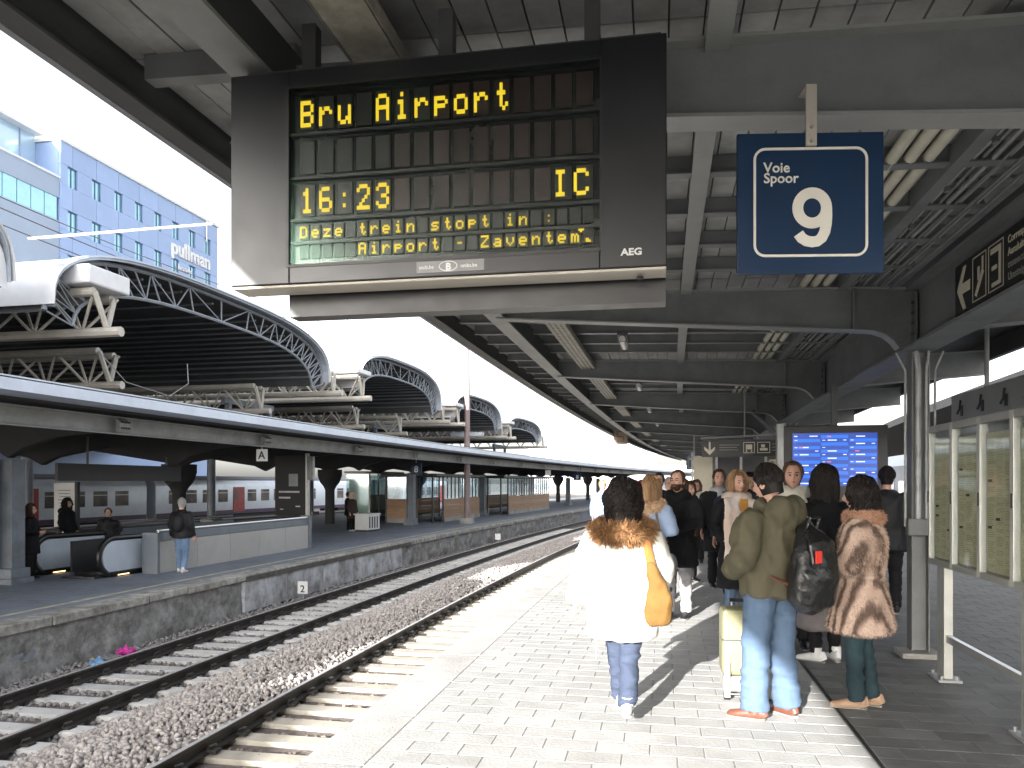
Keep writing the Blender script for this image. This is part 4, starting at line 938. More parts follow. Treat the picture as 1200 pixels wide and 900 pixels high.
# ================================================================== opposite platform furniture
PARM = mat('parapet_panel', (.50, .49, .47), .6, .1, .12, 1.2, .04, 30, rnd=.05, dirt=.25)
RAILG = mat('handrail_grey', (.2, .23, .26), .45, .2, .1, 3)
t = at('stair_parapet', 'pale panelled parapet with dark rail round the escalator well', 'parapet', 16.2, -11.6, ZL)
for i in range(5):
    a, c = 16.2 + i * 1.44, 16.2 + (i + 1) * 1.44 - .012
    MB().srun(a, c, -11.78, -11.62 + random.uniform(-.004, .004), ZL, ZL + .74, 1.5).build('panel', PARM, t, True, bevel=.004)
MB().srun(16.2, 23.4, -11.80, -11.66, ZL + .75, ZL + .95, 1.5).build('rail_band', RAILG, t, True); MB().tube([P(s, -11.66, ZL + .99) for s in np.arange(16.2, 23.6, .8)], .035, 8).build('handrail', ALU, t, True, True)
MB().srun(16.1, 16.19, -12.0, -11.60, ZL, ZL + .95, 1).build('end_post', RAILG, t, True); MB().srun(23.4, 23.55, -11.9, -11.58, ZL, ZL + 1.05, 1).build('end_post', COL2, t, True)
t = at('stair_parapet', 'grey rear parapet with handrail behind the escalators', 'parapet', 16.2, -15.4, ZL)
MB().srun(13, 25, -15.5, -15.4, ZL, ZL + .8, 1.5).build('panel', RAILG, t, True); MB().tube([P(s, -15.45, ZL + .95) for s in np.arange(13, 25.2, .8)], .035, 8).build('handrail', ALU, t, True, True)
# escalator balustrades
ESK = mat('escalator_skirt', (.7, .78, .88), .35, .3, .1, 1.5, .03, 30); WARM = mat('warm_comb_light', (1, .75, .4), .5, emit=(1, .6, .25), es=1.6); RUB = mat('handrail_rubber', (.012, .012, .012), .35)
for k, (d, s0, lab) in enumerate(((-12.2, 15.0, 'escalator end with pale blue side and black handrail, next to the parapet'), (-14.0, 15.1, 'escalator end with pale blue side and black handrail, near the left column'))):
    t = at('escalator', lab, 'escalator', s0, d, ZL, 'escalator ends on the opposite platform')
    # local y along s; rounded newel at y=0
    prof = [(.0, .12), (2.6, .12), (2.6, .78)] + [(.42 + .38 * math.cos(a), .45 + .36 * math.sin(a)) for a in np.linspace(math.pi / 2, math.pi * 1.35, 10)]
    rot = Matrix.Rotation(RAD(90), 4, 'Z')
    MB().prism(prof, -.04, .04, rot).build('side_panel', ESK, t)
    hr = [(0, 2.6, .84)] + [(0, .42 + .46 * math.cos(a), .45 + .42 * math.sin(a)) for a in np.linspace(math.pi / 2, math.pi * 1.5, 14)] + [(0, 2.6, .06)]
    MB().tube(hr, .06, 8).build('handrail', RUB, t, smooth=True)
    MB().box(-.9, -.06, -.1, 2.6, .0, .05).build('comb_plate', DARK, t); MB().box(-.9, .1, .3, 2.6, .051, .11).build('step_base', RUB, t)
    MB().box(.045, .075, .5, .85, .03, .09).build('comb_light', WARM, t)
    MB().box(-.93, -.88, .2, 2.6, .1, .8).build('inner_panel', DARK, t)
# direction sign under the opposite canopy
t = thing('direction_sign', 'long dark hanging sign with white arrow over the escalators', 'sign', P(20.2, -14.0, 1.72), -heading(18) - RAD(90))
MB().box(0, 4.6, -.04, .04, 0, .42).build('panel', SIGNB, t)
a = MB(); a.prism([(.24, .06), (.30, .06), (.30, .24), (.40, .15), (.40, .23), (.27, .37), (.14, .23), (.14, .15), (.24, .24)], -.045, -.041); a.build('arrow', WHITE, t)
a = MB(); a.tube([(1.2 + .1 * math.cos(q), -.045, .21 + .1 * math.sin(q)) for q in np.linspace(0, 6.283, 20)], .022, 6); a.build('ring_pictogram', WHITE, t)
rects_mesh('pictogram', [(1.5, 1.64, .1, .17)] + frame_pic(2.5, 2.75, .08, .34, .02) + [(1.95, 2.1, .16, .24), (3.9, 3.96, .12, .32)], mat('dim_white', (.35, .35, .36), .5), t, -.041, .004)
MB().box(.6, .64, -.02, .02, .42, 1.15).build('hanger', STEEL2, t); MB().box(3.6, 3.64, -.02, .02, .42, 1.1).build('hanger', STEEL2, t)
# posters
t = thing('poster_stand', 'white printed poster on a stand behind the escalators', 'poster', P(18.0, -15.85, ZL), -heading(18) + RAD(-12))
MB().box(-.42, .42, -.03, .03, .9, 2.12).build('poster', WHITE, t, bevel=.01); MB().box(.42, .52, -.04, .04, .3, 2.15).build('frame_side', DARK, t)
MB().box(-.35, .35, -.02, .02, 0, .9).build('stand', DARK, t)
rects_mesh('print_lines', [(-.25 + .03 * (k % 3), .25 - .04 * (k % 2), 1.9 - k * .085, 1.925 - k * .085) for k in range(9)], mat('poster_print', (.35, .37, .42), .6), t, -.031, .001)
t = thing('poster_board', 'black advertising board with white lines of print beside the parapet end', 'poster', P(24.3, -12.75, ZL), -heading(24) + RAD(-14))
MB().box(-.68, .68, -.05, .05, 1.0, 3.05).build('board', BLACK, t, bevel=.01); MB().box(.69, .77, -.06, .06, .3, 3.1).build('post', ALU, t); MB().box(.8, 1.0, -.05, .05, 2.2, 3.0).build('side_box', GALV, t)
rects_mesh('print_lines', [(-.5, .42, 1.78, 1.84), (-.5, .02, 1.58, 1.64), (.25, .45, 1.3, 1.34), (-.45, -.3, 1.2, 1.23)], mat('poster_white', (.7, .7, .7), .6), t, -.051, .001)
MB().box(-.05, .35, -.056, -.05, 2.0, 2.42).build('inset', mat('poster_inset', (.4, .42, .42), .5), t)
MB().box(-.6, .6, -.04, .04, 0, 1.0).build('stand', DARK, t)
def plate_sign(name, label, s, d, z, w, colp, colt, tx, ts):
    t = at(name, label, 'sign', s, d, z)
    MB().box(-w, w, -.015, .015, 0, 2 * w).build('panel', colp, t, bevel=.004); tx and text('lettering', tx, ts, colt, t, (0, -.016, w * .4), FACE, 'CENTER', .006)
    MB().box(-.02, .02, -.01, .01, 2 * w, 2 * w + .25).build('hanger', GALV, t); return t
plate_sign('zone_sign', 'small white zone sign with letter A under the opposite canopy', 19.6, -11.0, 2.27, .165, WHITE, DARK, 'A', .3)
plate_sign('platform_sign', 'small navy sign with an 8 under the opposite canopy', 34.0, -12.0, 2.06, .27, NAVY, WHITE, '8', .42)
plate_sign('zone_sign', 'tiny white sign under the far end of the opposite canopy', 55.5, -10.9, 2.2, .2, WHITE, DARK, '', .3)
plate_sign('platform_sign', 'tiny navy sign under the far end of the opposite canopy', 66, -11.2, 1.9, .33, NAVY, WHITE, '8', .45)
t = at('yellow_timetable', 'yellow timetable poster at the left picture edge', 'poster', 13.6, -13.75, ZL)
MB().box(-.75, -.05, -.1, -.06, .95, 2.1).build('sheet', mat('timetable_yellow', (.75, .6, .06), .6, 0, .15, 5), t); MB().box(-.06, .02, -.14, -.02, .1, 2.15).build('post', ALU, t)
rects_mesh('print_lines', [(-.65, -.15, 1.95 - k * .05, 1.96 - k * .05) for k in range(18)], PRD, t, -.101, .001)
# bin / planter by the couple
t = at('slatted_bin', 'white slatted box on the opposite platform beside the waiting couple', 'bin', 31.8, -13.4, ZL, rz=RAD(-8))
MB().box(-.32, .32, -.5, .5, .08, .72).build('body', WHITE, t, bevel=.02); MB().box(-.36, .36, -.54, .54, .72, .78).build('lid', WHITE, t, bevel=.01)
a = MB()
for k in range(4): a.box(.321, .33, -.36 + k * .2, -.27 + k * .2, .15, .65)
a.build('slot', DARK, t); MB().box(-.3, .3, -.48, .48, 0, .08).build('plinth', DARK, t)
# waiting shelters
WOOD = mat('shelter_board', (.42, .26, .16), .7, 0, .2, 3, .2, 20, rnd=.1, stretch=(1, 1, 6)); SG = glass('shelter_glass', (.75, .82, .84), .05, .3)
def shelter(label, s0, s1, d0, d1):
    t = at('waiting_shelter', label, 'shelter', s0, d0, ZL, 'waiting shelters on the opposite platform')
    L_ = s1 - s0; D_ = d1 - d0       # local x from 0 to D_ (negative), y 0..L_
    for k in range(6):
        z = .25 + k * .165
        MB().box(-.05, 0, 1.6, L_, z, z + .155).build('board', WOOD, t, bevel=.006)
        MB().box(D_, -.9, -.05, 0, z, z + .155).build('board', WOOD, t, bevel=.006)
        MB().box(D_, D_ + .05, 0, L_, z, z + .155).build('board', WOOD, t)
    MB().box(-.08, .02, 1.6, L_, 0, .24).build('plinth', CONC, t); MB().box(D_, -.9, -.06, .02, 0, .24).build('plinth', CONC, t)
    n = int(L_ / .75)
    for k in range(n):
        y0 = 1.6 + (L_ - 1.6) * k / n; y1 = 1.6 + (L_ - 1.6) * (k + 1) / n - .05
        MB().box(-.035, -.025, y0, y1, 1.26, 2.42).build('pane', SG, t); MB().box(-.06, .0, y1, y1 + .05, 1.25, 2.45).build('post', DARK, t)
        MB().box(D_ + .03, D_ + .04, y0, y1, 1.26, 2.42).build('pane', SG, t)
    MB().box(D_ + .1, -1.0, -.035, -.025, 1.26, 2.42).build('pane', SG, t)
    for x, y in ((-.05, -.05), (-.05, 1.55), (D_ + .05, -.05), (D_ + .05, L_), (-.95, -.03)): MB().box(x - .04, x + .04, y - .04, y + .04, 0, 2.45).build('post', DARK, t)
    MB().box(D_ - .2, .25, -.25, L_ + .2, 2.45, 2.6).build('roof', DARK, t, bevel=.02)
    MB().box(D_ + .3, D_ + .75, .5, L_ - .5, .42, .48).build('bench', WOOD, t)
shelter('wood and glass waiting shelter nearest the navy 8 sign', 38.6, 46.6, -12.9, -15.6); shelter('second wood and glass waiting shelter further along the opposite platform', 48.9, 62, -12.3, -15.2)
# train beyond the opposite platform
TW = mat('train_white', (.72, .76, .82), .35, .2, .08, .6, .02, 20, dirt=.2); TRR = mat('train_red', (.5, .07, .07), .4); TST = mat('train_stripe', (.1, .05, .12), .4); TROOF = mat('train_roof', (.2, .2, .22), .6); TWIN = mat('train_window', (.07, .08, .09), .12, 0, .3, .7, col2=(.3, .25, .2))
DT = -36.0
for k, (sa, sb_, lab) in enumerate(((12, 44.5, 'pale commuter train car with red doors, left one'), (45.3, 66, 'pale commuter train car with red doors, middle one'), (66.8, 92, 'pale commuter train car with red doors, right one'))):
    t = at('train_car', lab, 'train', sa, DT, -1.1, 'cars of the commuter train')
    MB().sweep(sa, sb_, [(DT - 2.8, -.75), (DT, -.75), (DT + .02, 1.4), (DT - .1, 1.75), (DT - .4, 1.95), (DT - 2.4, 1.95), (DT - 2.8, 1.6)], 3).build('body', TW, t, True, True)
    MB().sweep(sa, sb_, [(DT - 2.5, 1.951), (DT - .3, 1.951), (DT - .5, 2.2), (DT - 2.3, 2.2)], 3).build('roof', TROOF, t, True)
    MB().srun(sa + .05, sb_ - .05, DT, DT + .025, -.74, -.45, 3).build('stripe', TST, t, True); MB().srun(sa + 2, sb_ - 2, DT - 2.5, DT - .4, -1.1, -.76, 3).build('bogies', DARK, t, True)
    s = sa + 1.2; i = 0
    while s < sb_ - 1.6:
        if i % 9 == 4:
            MB().srun(s, s + 1.35, DT + .01, DT + .04, -.6, 1.35, 2).build('door', TRR, t, True); MB().srun(s + .2, s + .55, DT + .041, DT + .05, .3, 1.1, 2).build('door_window', TWIN, t, True)
            s += 1.75
        else:
            MB().srun(s, s + 1.05, DT + .01, DT + .03, .2, 1.15, 2).build('window', TWIN, t, True); MB().srun(s - .03, s + 1.08, DT + .012, DT + .034, .88, .93, 2).build('window_bar', ALU, t, True); s += 1.68
        i += 1
# glass lift on the opposite platform
t = at('glass_lift', 'pale green glass lift enclosure behind the waiting couple', 'lift', 42, -18.2, ZL)
GGL = glass('green_glass', (.7, .82, .78), .05, .4)
for y in (0, 1.2, 2.4, 3.6): MB().box(-.02, 0, y, y + 1.14, .2, 2.6).build('pane', GGL, t); MB().box(-.06, .04, y - .05, y, 0, 2.7).build('post', GALV, t)
MB().box(-1.5, -.06, -.02, 0, .2, 2.6).build('pane', GGL, t); MB().box(-1.6, .1, -.1, 4.8, 2.7, 2.8).build('roof', GALV, t); MB().box(-1.5, -.1, .3, 4.5, .1, 2.3).build('car', mat('lift_car', (.5, .53, .52), .4, .3), t)
# ================================================================== people
def remesh(mb, voxel, sm=4, wr=0., wf=7., seed=0., an=(1, 1, .55)):
    me = mb.mesh('form'); o = bpy.data.objects.new('form', me); COL.objects.link(o)
    m = o.modifiers.new('r', 'REMESH'); m.mode = 'VOXEL'; m.voxel_size = voxel; m.use_smooth_shade = True
    if sm: k = o.modifiers.new('s', 'SMOOTH'); k.iterations = sm; k.factor = .5
    bpy.context.view_layer.update()
    r = bpy.data.meshes.new_from_object(o.evaluated_get(DG())); bpy.data.objects.remove(o); bpy.data.meshes.remove(me)
    if wr:
        sd = Vector((seed * 3.1, seed * 7.7, seed * 1.3))
        nv = len(r.vertices); co = [v.co.copy() for v in r.vertices]; no = [v.normal.copy() for v in r.vertices]
        for i in range(nv):
            p = co[i]; q = Vector((p.x * an[0], p.y * an[1], p.z * an[2])) * wf + sd
            n1 = noise.noise(q); n2 = noise.noise(q * 2.7 + Vector((5, 1, 2)))
            n3 = noise.noise(Vector((p.x * 9 + p.y * 7, p.z * 26 + p.x * 8, p.y * 9)) + sd); n3 = n3 if p.z > .5 else n3 * 1.6; f_ = wr * ((1 - abs(n1) * 2.6) * .75 + n2 * .5 + (.35 - abs(n3)) * .3)
            r.vertices[i].co = p + no[i] * f_
    r.shade_smooth(); r.materials.clear(); return r
def skinmat(nm, c): return mat(nm, c, .5, 0, .08, 20, .05, 120)
SKIN = skinmat('skin_light', (.58, .34, .25)); SKIN2 = skinmat('skin_tan', (.42, .24, .17))
EYED = mat('eye_dark', (.03, .02, .018), .2); LIP = mat('lip', (.4, .14, .13), .5)
def hairmat(nm, c, c2): return mat(nm, c, .55, 0, .3, 14, .15, 90, col2=c2, stretch=(1, 1, .15), spec=.2)
HBLK = hairmat('hair_black', (.022, .017, .015), (.006, .005, .005)); HBRN = hairmat('hair_brown', (.09, .05, .03), (.03, .018, .012)); HBLD = hairmat('hair_blonde', (.34, .22, .12), (.16, .09, .045)); HGRY = hairmat('hair_grey', (.4, .39, .37), (.2, .19, .18))
def cloth(nm, c, rough=.85, var=.12, bump=.35, bs=220, c2=None, sc=8, dirt=0.): return mat(nm, c, rough, 0, var, sc, bump, bs, col2=c2, spec=.25, dirt=dirt)
def denim(nm, c, c2): return mat(nm, c, .85, 0, .2, 3, .4, 320, col2=c2, spec=.2)
def headr(az, el):
    ca, sa, ce, se_ = math.cos(az), math.sin(az), math.cos(el), math.sin(el)
    x, y, z = sa * ce * .076, ca * ce * .098, se_ * .122
    if z < 0: t = -z / .122; x *= 1 - .3 * t * t; y = y * (1 - .12 * t) + .012 * t * max(0, ca)
    def g_(a0, e0, sa_, se2): return math.exp(-((az - a0) / sa_) ** 2 - ((el - e0) / se2) ** 2)
    r = .026 * g_(0, -.12, .13, .16) + .014 * g_(0, .08, .1, .2) + .005 * g_(0, .3, .5, .12) - .013 * (g_(.36, .1, .17, .12) + g_(-.36, .1, .17, .12)) + .007 * g_(0, -.48, .22, .07) + .01 * g_(0, -.85, .3, .18) + .005 * (g_(.6, -.2, .25, .25) + g_(-.6, -.2, .25, .25))
    return Vector((x + sa * ce * r, y + ca * ce * r, z + se_ * r * .2))
def wrap(a): return (a + math.pi) % (2 * math.pi) - math.pi
def head_geo(mb, M, nu=36, nv=26):
    vs = []; fs = []
    for i in range(nv + 1):
        el = math.pi / 2 - math.pi * i / nv
        for j in range(nu): vs.append(M @ headr(wrap(2 * math.pi * j / nu), el))
    for i in range(nv):
        for j in range(nu): fs.append((i * nu + j, (i + 1) * nu + j, (i + 1) * nu + (j + 1) % nu, i * nu + (j + 1) % nu))
    mb.add(vs, fs)
    for sx in (-1, 1): mb.ellipsoid((0, 0, 0), (.012, .024, .033), 8, 6, M.copy() @ Matrix.Translation((sx * .079, -.008, -.008))) if False else mb.add([M @ (Vector((sx * .079, -.008, -.008)) + Vector((.011 * math.sin(p) * math.cos(t), .024 * math.sin(p) * math.sin(t), .033 * math.cos(p)))) for p in np.linspace(0, math.pi, 7) for t in np.linspace(0, 2 * math.pi, 8, endpoint=False)], [(i * 8 + j, (i + 1) * 8 + j, (i + 1) * 8 + (j + 1) % 8, i * 8 + (j + 1) % 8) for i in range(6) for j in range(8)])
def hair_geo(M, style, seed=1, dens=1.):
    mb = MB(); rng = random.Random(seed)
    spec = dict(short=(.016, .2, None, 1.15, 0), bob=(.03, -.1, -.15, .95, .5), long=(.028, -.1, -.34, .9, .3), curly=(.05, -.1, -.17, 1.05, 1.), crop=(.008, .15, None, 1.2, 0), bun=(.02, .1, None, 1.05, .3))[style]
    th, el0, zend, fw, curl = spec
    nu, nv = 40, 26
    def pt(az, v, ex=0.):
        el_s = math.pi / 2 - v / .6 * (math.pi / 2 - el0) if v < .6 else el0
        p = headr(math.pi if abs(az) < 0 else az, el_s); base = headr(wrap(az) if abs(wrap(az)) > 1.1 else wrap(az), el_s)
        # ignore nose bumps: plain skull
        ce = math.cos(el_s); b_ = Vector((math.sin(az) * ce * .077, math.cos(az) * ce * .1 - .004, math.sin(el_s) * .124))
        nrm = Vector((b_.x / .077 ** 2, b_.y / .1 ** 2, b_.z / .124 ** 2)).normalized()
        t_ = th * (1 + .5 * noise.noise(Vector((math.sin(az) * 3, math.cos(az) * 3, v * 5 + seed)))) + ex
        if v >= .6:
            w_ = (v - .6) / .4; zl = zend if zend is not None else -.085
            b_ = Vector((b_.x * (1 - .12 * w_), b_.y * (1 - .05 * w_) - .01 * w_, b_.z + (zl - b_.z) * w_))
            if zend is None: t_ *= (1 - w_)
            nrm = Vector((nrm.x, nrm.y, 0))
        aw = abs(wrap(az)); hl = .42          # face window
        if aw < fw and v > hl * (1 - .35 * (aw / fw) ** 2) * .62: b_ *= .8; t_ = 0
        return b_ + nrm * t_
    vs = []; fs = []
    for i in range(nv + 1):
        for j in range(nu): vs.append(M @ pt(wrap(2 * math.pi * j / nu), i / nv))
    for i in range(nv):
        for j in range(nu): fs.append((i * nu + j, (i + 1) * nu + j, (i + 1) * nu + (j + 1) % nu, i * nu + (j + 1) % nu))
    mb.add(vs, fs)
    n = int((230 if zend else 150) * dens)
    for k in range(n):
        az = rng.uniform(-math.pi, math.pi)
        if abs(az) < fw + .1: az = math.copysign(rng.uniform(fw + .1, math.pi), az)
        v0 = rng.uniform(.02, .5); v1 = min(1.04 if zend else .75, v0 + rng.uniform(.35, .6)); pts = []; ph = rng.uniform(0, 6); am = .006 + .016 * curl; fq = rng.uniform(5, 9) * (1 + curl)
        for q in range(8 if not curl else 11):
            f_ = q / (7 if not curl else 10); v = v0 + (v1 - v0) * f_
            p = pt(wrap(az + .12 * math.sin(f_ * fq + ph) * (.4 + curl)), v, rng.uniform(0, .004) + am * (.5 + .5 * math.sin(f_ * fq * 1.3 + ph)))
            pts.append(M @ p)
        r = .007 + .004 * rng.random()
        mb.tube(pts, [r * (1 - .75 * (q / (len(pts) - 1)) ** 2) for q in range(len(pts))], 5, caps=False)
    if style == 'bun': mb.ellipsoid(M @ Vector((0, -.1, .07)), (.05, .05, .045), 12, 8)
    return mb
def hand_geo(mb, W, D, side, k=1., curl=.5):
    """W wrist, D direction of the hand, side -1 left / 1 right"""
    D = D.normalized(); T = Vector((-side, .25, 0)); T = (T - D * T.dot(D)).normalized(); B = D.cross(T)
    mb.tube([W - D * .01, W + D * .03 * k, W + D * .09 * k], [(.022 * k, .026 * k), (.017 * k, .036 * k), (.013 * k, .04 * k)], 10, up=T)
    for i, (o, l) in enumerate(((-.03, .07), (-.01, .08), (.01, .075), (.03, .06))):
        a = W + D * .088 * k + B * o * k; b_ = a + (D + T * .25 * curl).normalized() * l * .45 * k; c_ = b_ + (D + T * 1.0 * curl).normalized() * l * .32 * k; e_ = c_ + (D * .6 + T * 1.5 * curl).normalized() * l * .25 * k
        mb.tube([a - D * .015, a, b_, c_, e_], [.0085 * k, .0092 * k, .0085 * k, .0078 * k, .005 * k], 6)
    a = W + D * .03 * k + B * -.03 * k; mb.tube([a, a + (D * .6 - B * .7 + T * .3).normalized() * .04 * k, a + (D * 1.0 - B * .5 + T * .4).normalized() * .075 * k], [.012 * k, .0105 * k, .007 * k], 6)
ST_LEG = [((-.09, 0, .93), (-.095, .025, .5), (-.1, -.01, .09)), ((.09, 0, .93), (.095, .025, .5), (.1, -.01, .09))]
ARM_D = [((-.25, -.03, 1.13), (-.27, .07, .87)), ((.25, -.03, 1.13), (.27, .07, .87))]
ARM_P = [((-.3, -.08, 1.15), (-.22, .1, .96)), ((.3, -.08, 1.15), (.22, .1, .96))]
ARM_F = [((-.28, .0, 1.14), (-.1, .22, 1.12)), ((.28, .0, 1.14), (.1, .22, 1.12))]
def person(label, X, Y, face, H, coat, trous, shoe, hair, legs=ST_LEG, arms=ARM_D, skin=None, voxel=.02, z=0., hyaw=0., hpitch=0., hem=.62, hemw=(.24, .18), waist=(.19, .145), chest=(.215, .15), sh=.2, wr=.017, sleeve=(.085, .068, .056), legr=(.1, .074, .062), face_detail=True, hood=None, hands=True, extras=None, lean=0., group=None, toe=(0, 0), dens=1., open_coat=None, skirt=None):
    skin = skin or SKIN
    t = thing('person', label, 'person', (X, Y, z), -RAD(face), group); k = H / 1.75
    def S(p): return Vector(p) * k
    Ln = lambda p: Vector((p[0], p[1] + lean * max(0, p[2] - .9), p[2]))
    # ---- body: one surface
    nb_ = Vector(Ln((0, -.02, 1.46))); hc = Ln((0, .015, 1.635))
    b = MB()
    b.tube([S(Ln((0, 0, .85))), S(Ln((0, 0, 1.0))), S(Ln((0, 0, 1.15))), S(Ln((0, -.005, 1.32))), S(Ln((0, -.01, 1.42))), S(Ln((0, -.02, 1.48)))], [(.13 * k, .1 * k), (.14 * k, .1 * k), (.12 * k, .09 * k), (.15 * k, .1 * k), (.13 * k, .08 * k), (.06 * k, .06 * k)], 14, up=(1, 0, 0))
    b.tube([S(Ln((0, -.02, 1.4))), S(Ln((0, -.012, 1.5))), S(Ln((0, .0, 1.6)))], [.062 * k, .055 * k, .055 * k], 12)
    for i, (hp, kn, an) in enumerate(legs): b.tube([S(hp), S(kn), S(an)], [.075 * k, .05 * k, .038 * k], 10)
    for i, (e, w) in enumerate(arms):
        sx = -1 if i == 0 else 1
        b.tube([S(Ln((sx * (sh - .03), -.01, 1.41))), S(Ln(e)), S(Ln(w))], [.05 * k, .04 * k, .028 * k], 10)
    bme = remesh(b, .016 if voxel < .025 else .024, 2)
    Mh = Matrix.Translation(S(hc)) @ Matrix.Rotation(-RAD(hyaw), 4, 'Z') @ Matrix.Rotation(RAD(hpitch), 4, 'X') @ Matrix.Scale(k * .99, 4)
    h = MB(); head_geo(h, Mh, 36 if voxel < .025 else 24, 26 if voxel < .025 else 18)
    if hands:
        for i, (e, w) in enumerate(arms): hand_geo(h, S(Ln(w)), S(Ln(w)) - S(Ln(e)), -1 if i == 0 else 1, k * .95)
    hm = h.mesh('head', True, 60)
    bm = bmesh.new(); bm.from_mesh(bme); bm.from_mesh(hm); bm.to_mesh(bme); bm.free(); bme.shade_smooth()
    body = link('body', bme, skin, t)
    if face_detail:
        e_ = MB()
        for sx in (-1, 1): e_.ellipsoid(Mh @ Vector((sx * .0315, .0865, .011)), (.012 * k, .006 * k, .0065 * k), 8, 6)
        for sx in (-1, 1): e_.tube([Mh @ Vector((sx * .05, .083, .031)), Mh @ Vector((sx * .032, .0945, .036)), Mh @ Vector((sx * .016, .098, .031))], .0035 * k, 5)
        e_.build('eyes', EYED, body, smooth=True)
        l_ = MB(); l_.tube([Mh @ Vector((-.022, .092, -.057)), Mh @ Vector((0, .1055, -.055)), Mh @ Vector((.022, .092, -.057))], [.003 * k, .0055 * k, .003 * k], 6); l_.build('lips', LIP, body, smooth=True)
    # ---- hair
    if hair: hair_geo(Mh, hair[0], hash(round(X * 100)) % 97, dens).build('hair', hair[1], t, smooth=True, ang=60)
    # ---- trousers
    if trous:
        tr = MB()
        for i, (hp, kn, an) in enumerate(legs):
            hp, kn, an = Vector(hp), Vector(kn), Vector(an); m1 = hp.lerp(kn, .5); m2 = kn.lerp(an, .5)
            tr.tube([S(hp + Vector((0, 0, .05))), S(m1), S(kn), S(m2), S(an + Vector((0, 0, -.02)))], [legr[0] * k * 1.02, legr[0] * .9 * k, legr[1] * k, (legr[1] + legr[2]) / 2 * k, legr[2] * k], 14)
        tr.ellipsoid(S((0, -.01, .95)), (.175 * k, .125 * k, .13 * k), 16, 10)
        link('trousers', remesh(tr, voxel * .8, 3, min(wr, .018) * .75, 6, X, (.7, .7, 1.9)), trous, t)
    # ---- shoes
    for i, (hp, kn, an) in enumerate(legs):
        an = Vector(an); sb = MB(); R_ = Matrix.Translation(S(an)) @ Matrix.Rotation(-RAD(toe[i]), 4, 'Z'); zz = -an.z * k if an.z < .13 else -.09 * k
        pr = [(-.075, .03, .028), (-.06, .055, .036), (-.01, .052, .037), (.06, .04, .04), (.12, .03, .044), (.165, .024, .038), (.185, .016, .02)]
        sb.tube([R_ @ Vector((0, y * k, zz + hh * k)) for y, hh, w_ in pr], [(hh * k, w_ * k) for y, hh, w_ in pr], 12, up=(0, 0, 1))
        sb.tube([S(an) + Vector((0, -.01 * k, .05 * k)), S(an) + Vector((0, -.005 * k, -.04 * k))], [.045 * k, .05 * k], 10)
        sh_ = sb.build('shoe', shoe, t, smooth=True, ang=60)
        so = MB(); so.tube([R_ @ Vector((0, y * k, zz + .009 * k)) for y, hh, w_ in pr], [(.0095 * k, w_ * k * 1.06) for y, hh, w_ in pr], 12, up=(0, 0, 1)); so.build('sole', MATS.get('sole_rubber') or mat('sole_rubber', (.3, .29, .27), .8), sh_, smooth=True)
    # ---- skirt
    if skirt:
        sk = MB(); m_, z0, (rx, ry) = skirt
        sk.tube([S((0, 0, z0)), S((0, 0, (z0 + .95) / 2)), S((0, 0, .98))], [(rx * k, ry * k), (rx * .9 * k, ry * .9 * k), (.17 * k, .13 * k)], 28, up=(1, 0, 0))
        link('skirt', remesh(sk, voxel, 2, .014, 7, X, (1.6, 1.6, .25)), m_, t)
    # ---- coat
    if coat:
        c = MB()
        zz = [hem, hem + (1.02 - hem) * .5, 1.02, 1.15, 1.3, 1.39, 1.44, 1.49]
        rr = [hemw, ((hemw[0] + waist[0]) / 2 + .005, (hemw[1] + waist[1]) / 2 + .005), waist, ((waist[0] + chest[0]) / 2, (waist[1] + chest[1]) / 2), chest, (chest[0] * .93, chest[1] * .86), (.135, .1), (.082, .078)]
        c.tube([S(Ln((0, -.012 if z_ > 1.1 else 0, z_))) for z_ in zz], [(a_ * k, b_ * k) for a_, b_ in rr], 28, up=(1, 0, 0))
        for i, (e, w) in enumerate(arms):
            sx = -1 if i == 0 else 1; a0 = Vector(Ln((sx * (sh - .055), -.012, 1.39))); e, w = Vector(Ln(e)), Vector(Ln(w))
            c.tube([S(a0), S(Ln((sx * (sh + .005), -.012, 1.355))), S(a0.lerp(e, .6) + Vector((sx * .015, 0, 0))), S(e), S(e.lerp(w, .5)), S(w)], [sleeve[0] * .95 * k, sleeve[0] * k, (sleeve[0] + sleeve[1]) / 2 * k, sleeve[1] * k, (sleeve[1] + sleeve[2]) / 2 * k, sleeve[2] * k], 14)
        if hood == 'down': c.ellipsoid(S(Ln((0, -.14, 1.44))), (.165 * k, .1 * k, .12 * k), 16, 10); c.tube([S(Ln((.1 * math.cos(a_), .09 * math.sin(a_) - .03, 1.475 + .02 * math.sin(a_)))) for a_ in np.linspace(-.6, math.pi + .6, 12)], .045 * k, 8)
        if hood == 'collar': c.tube([S(Ln((.075 * math.cos(a_), .075 * math.sin(a_) - .015, 1.5))) for a_ in np.linspace(0, 2 * math.pi, 14)], .03 * k, 8)
        cm = remesh(c, voxel, 3, wr, 7, X + Y)
        co = link('coat', cm, coat, t)
        t['k'] = 0; del t['k']
    if extras: extras(t, k, S, Ln, Mh, co if coat else None)
    return t
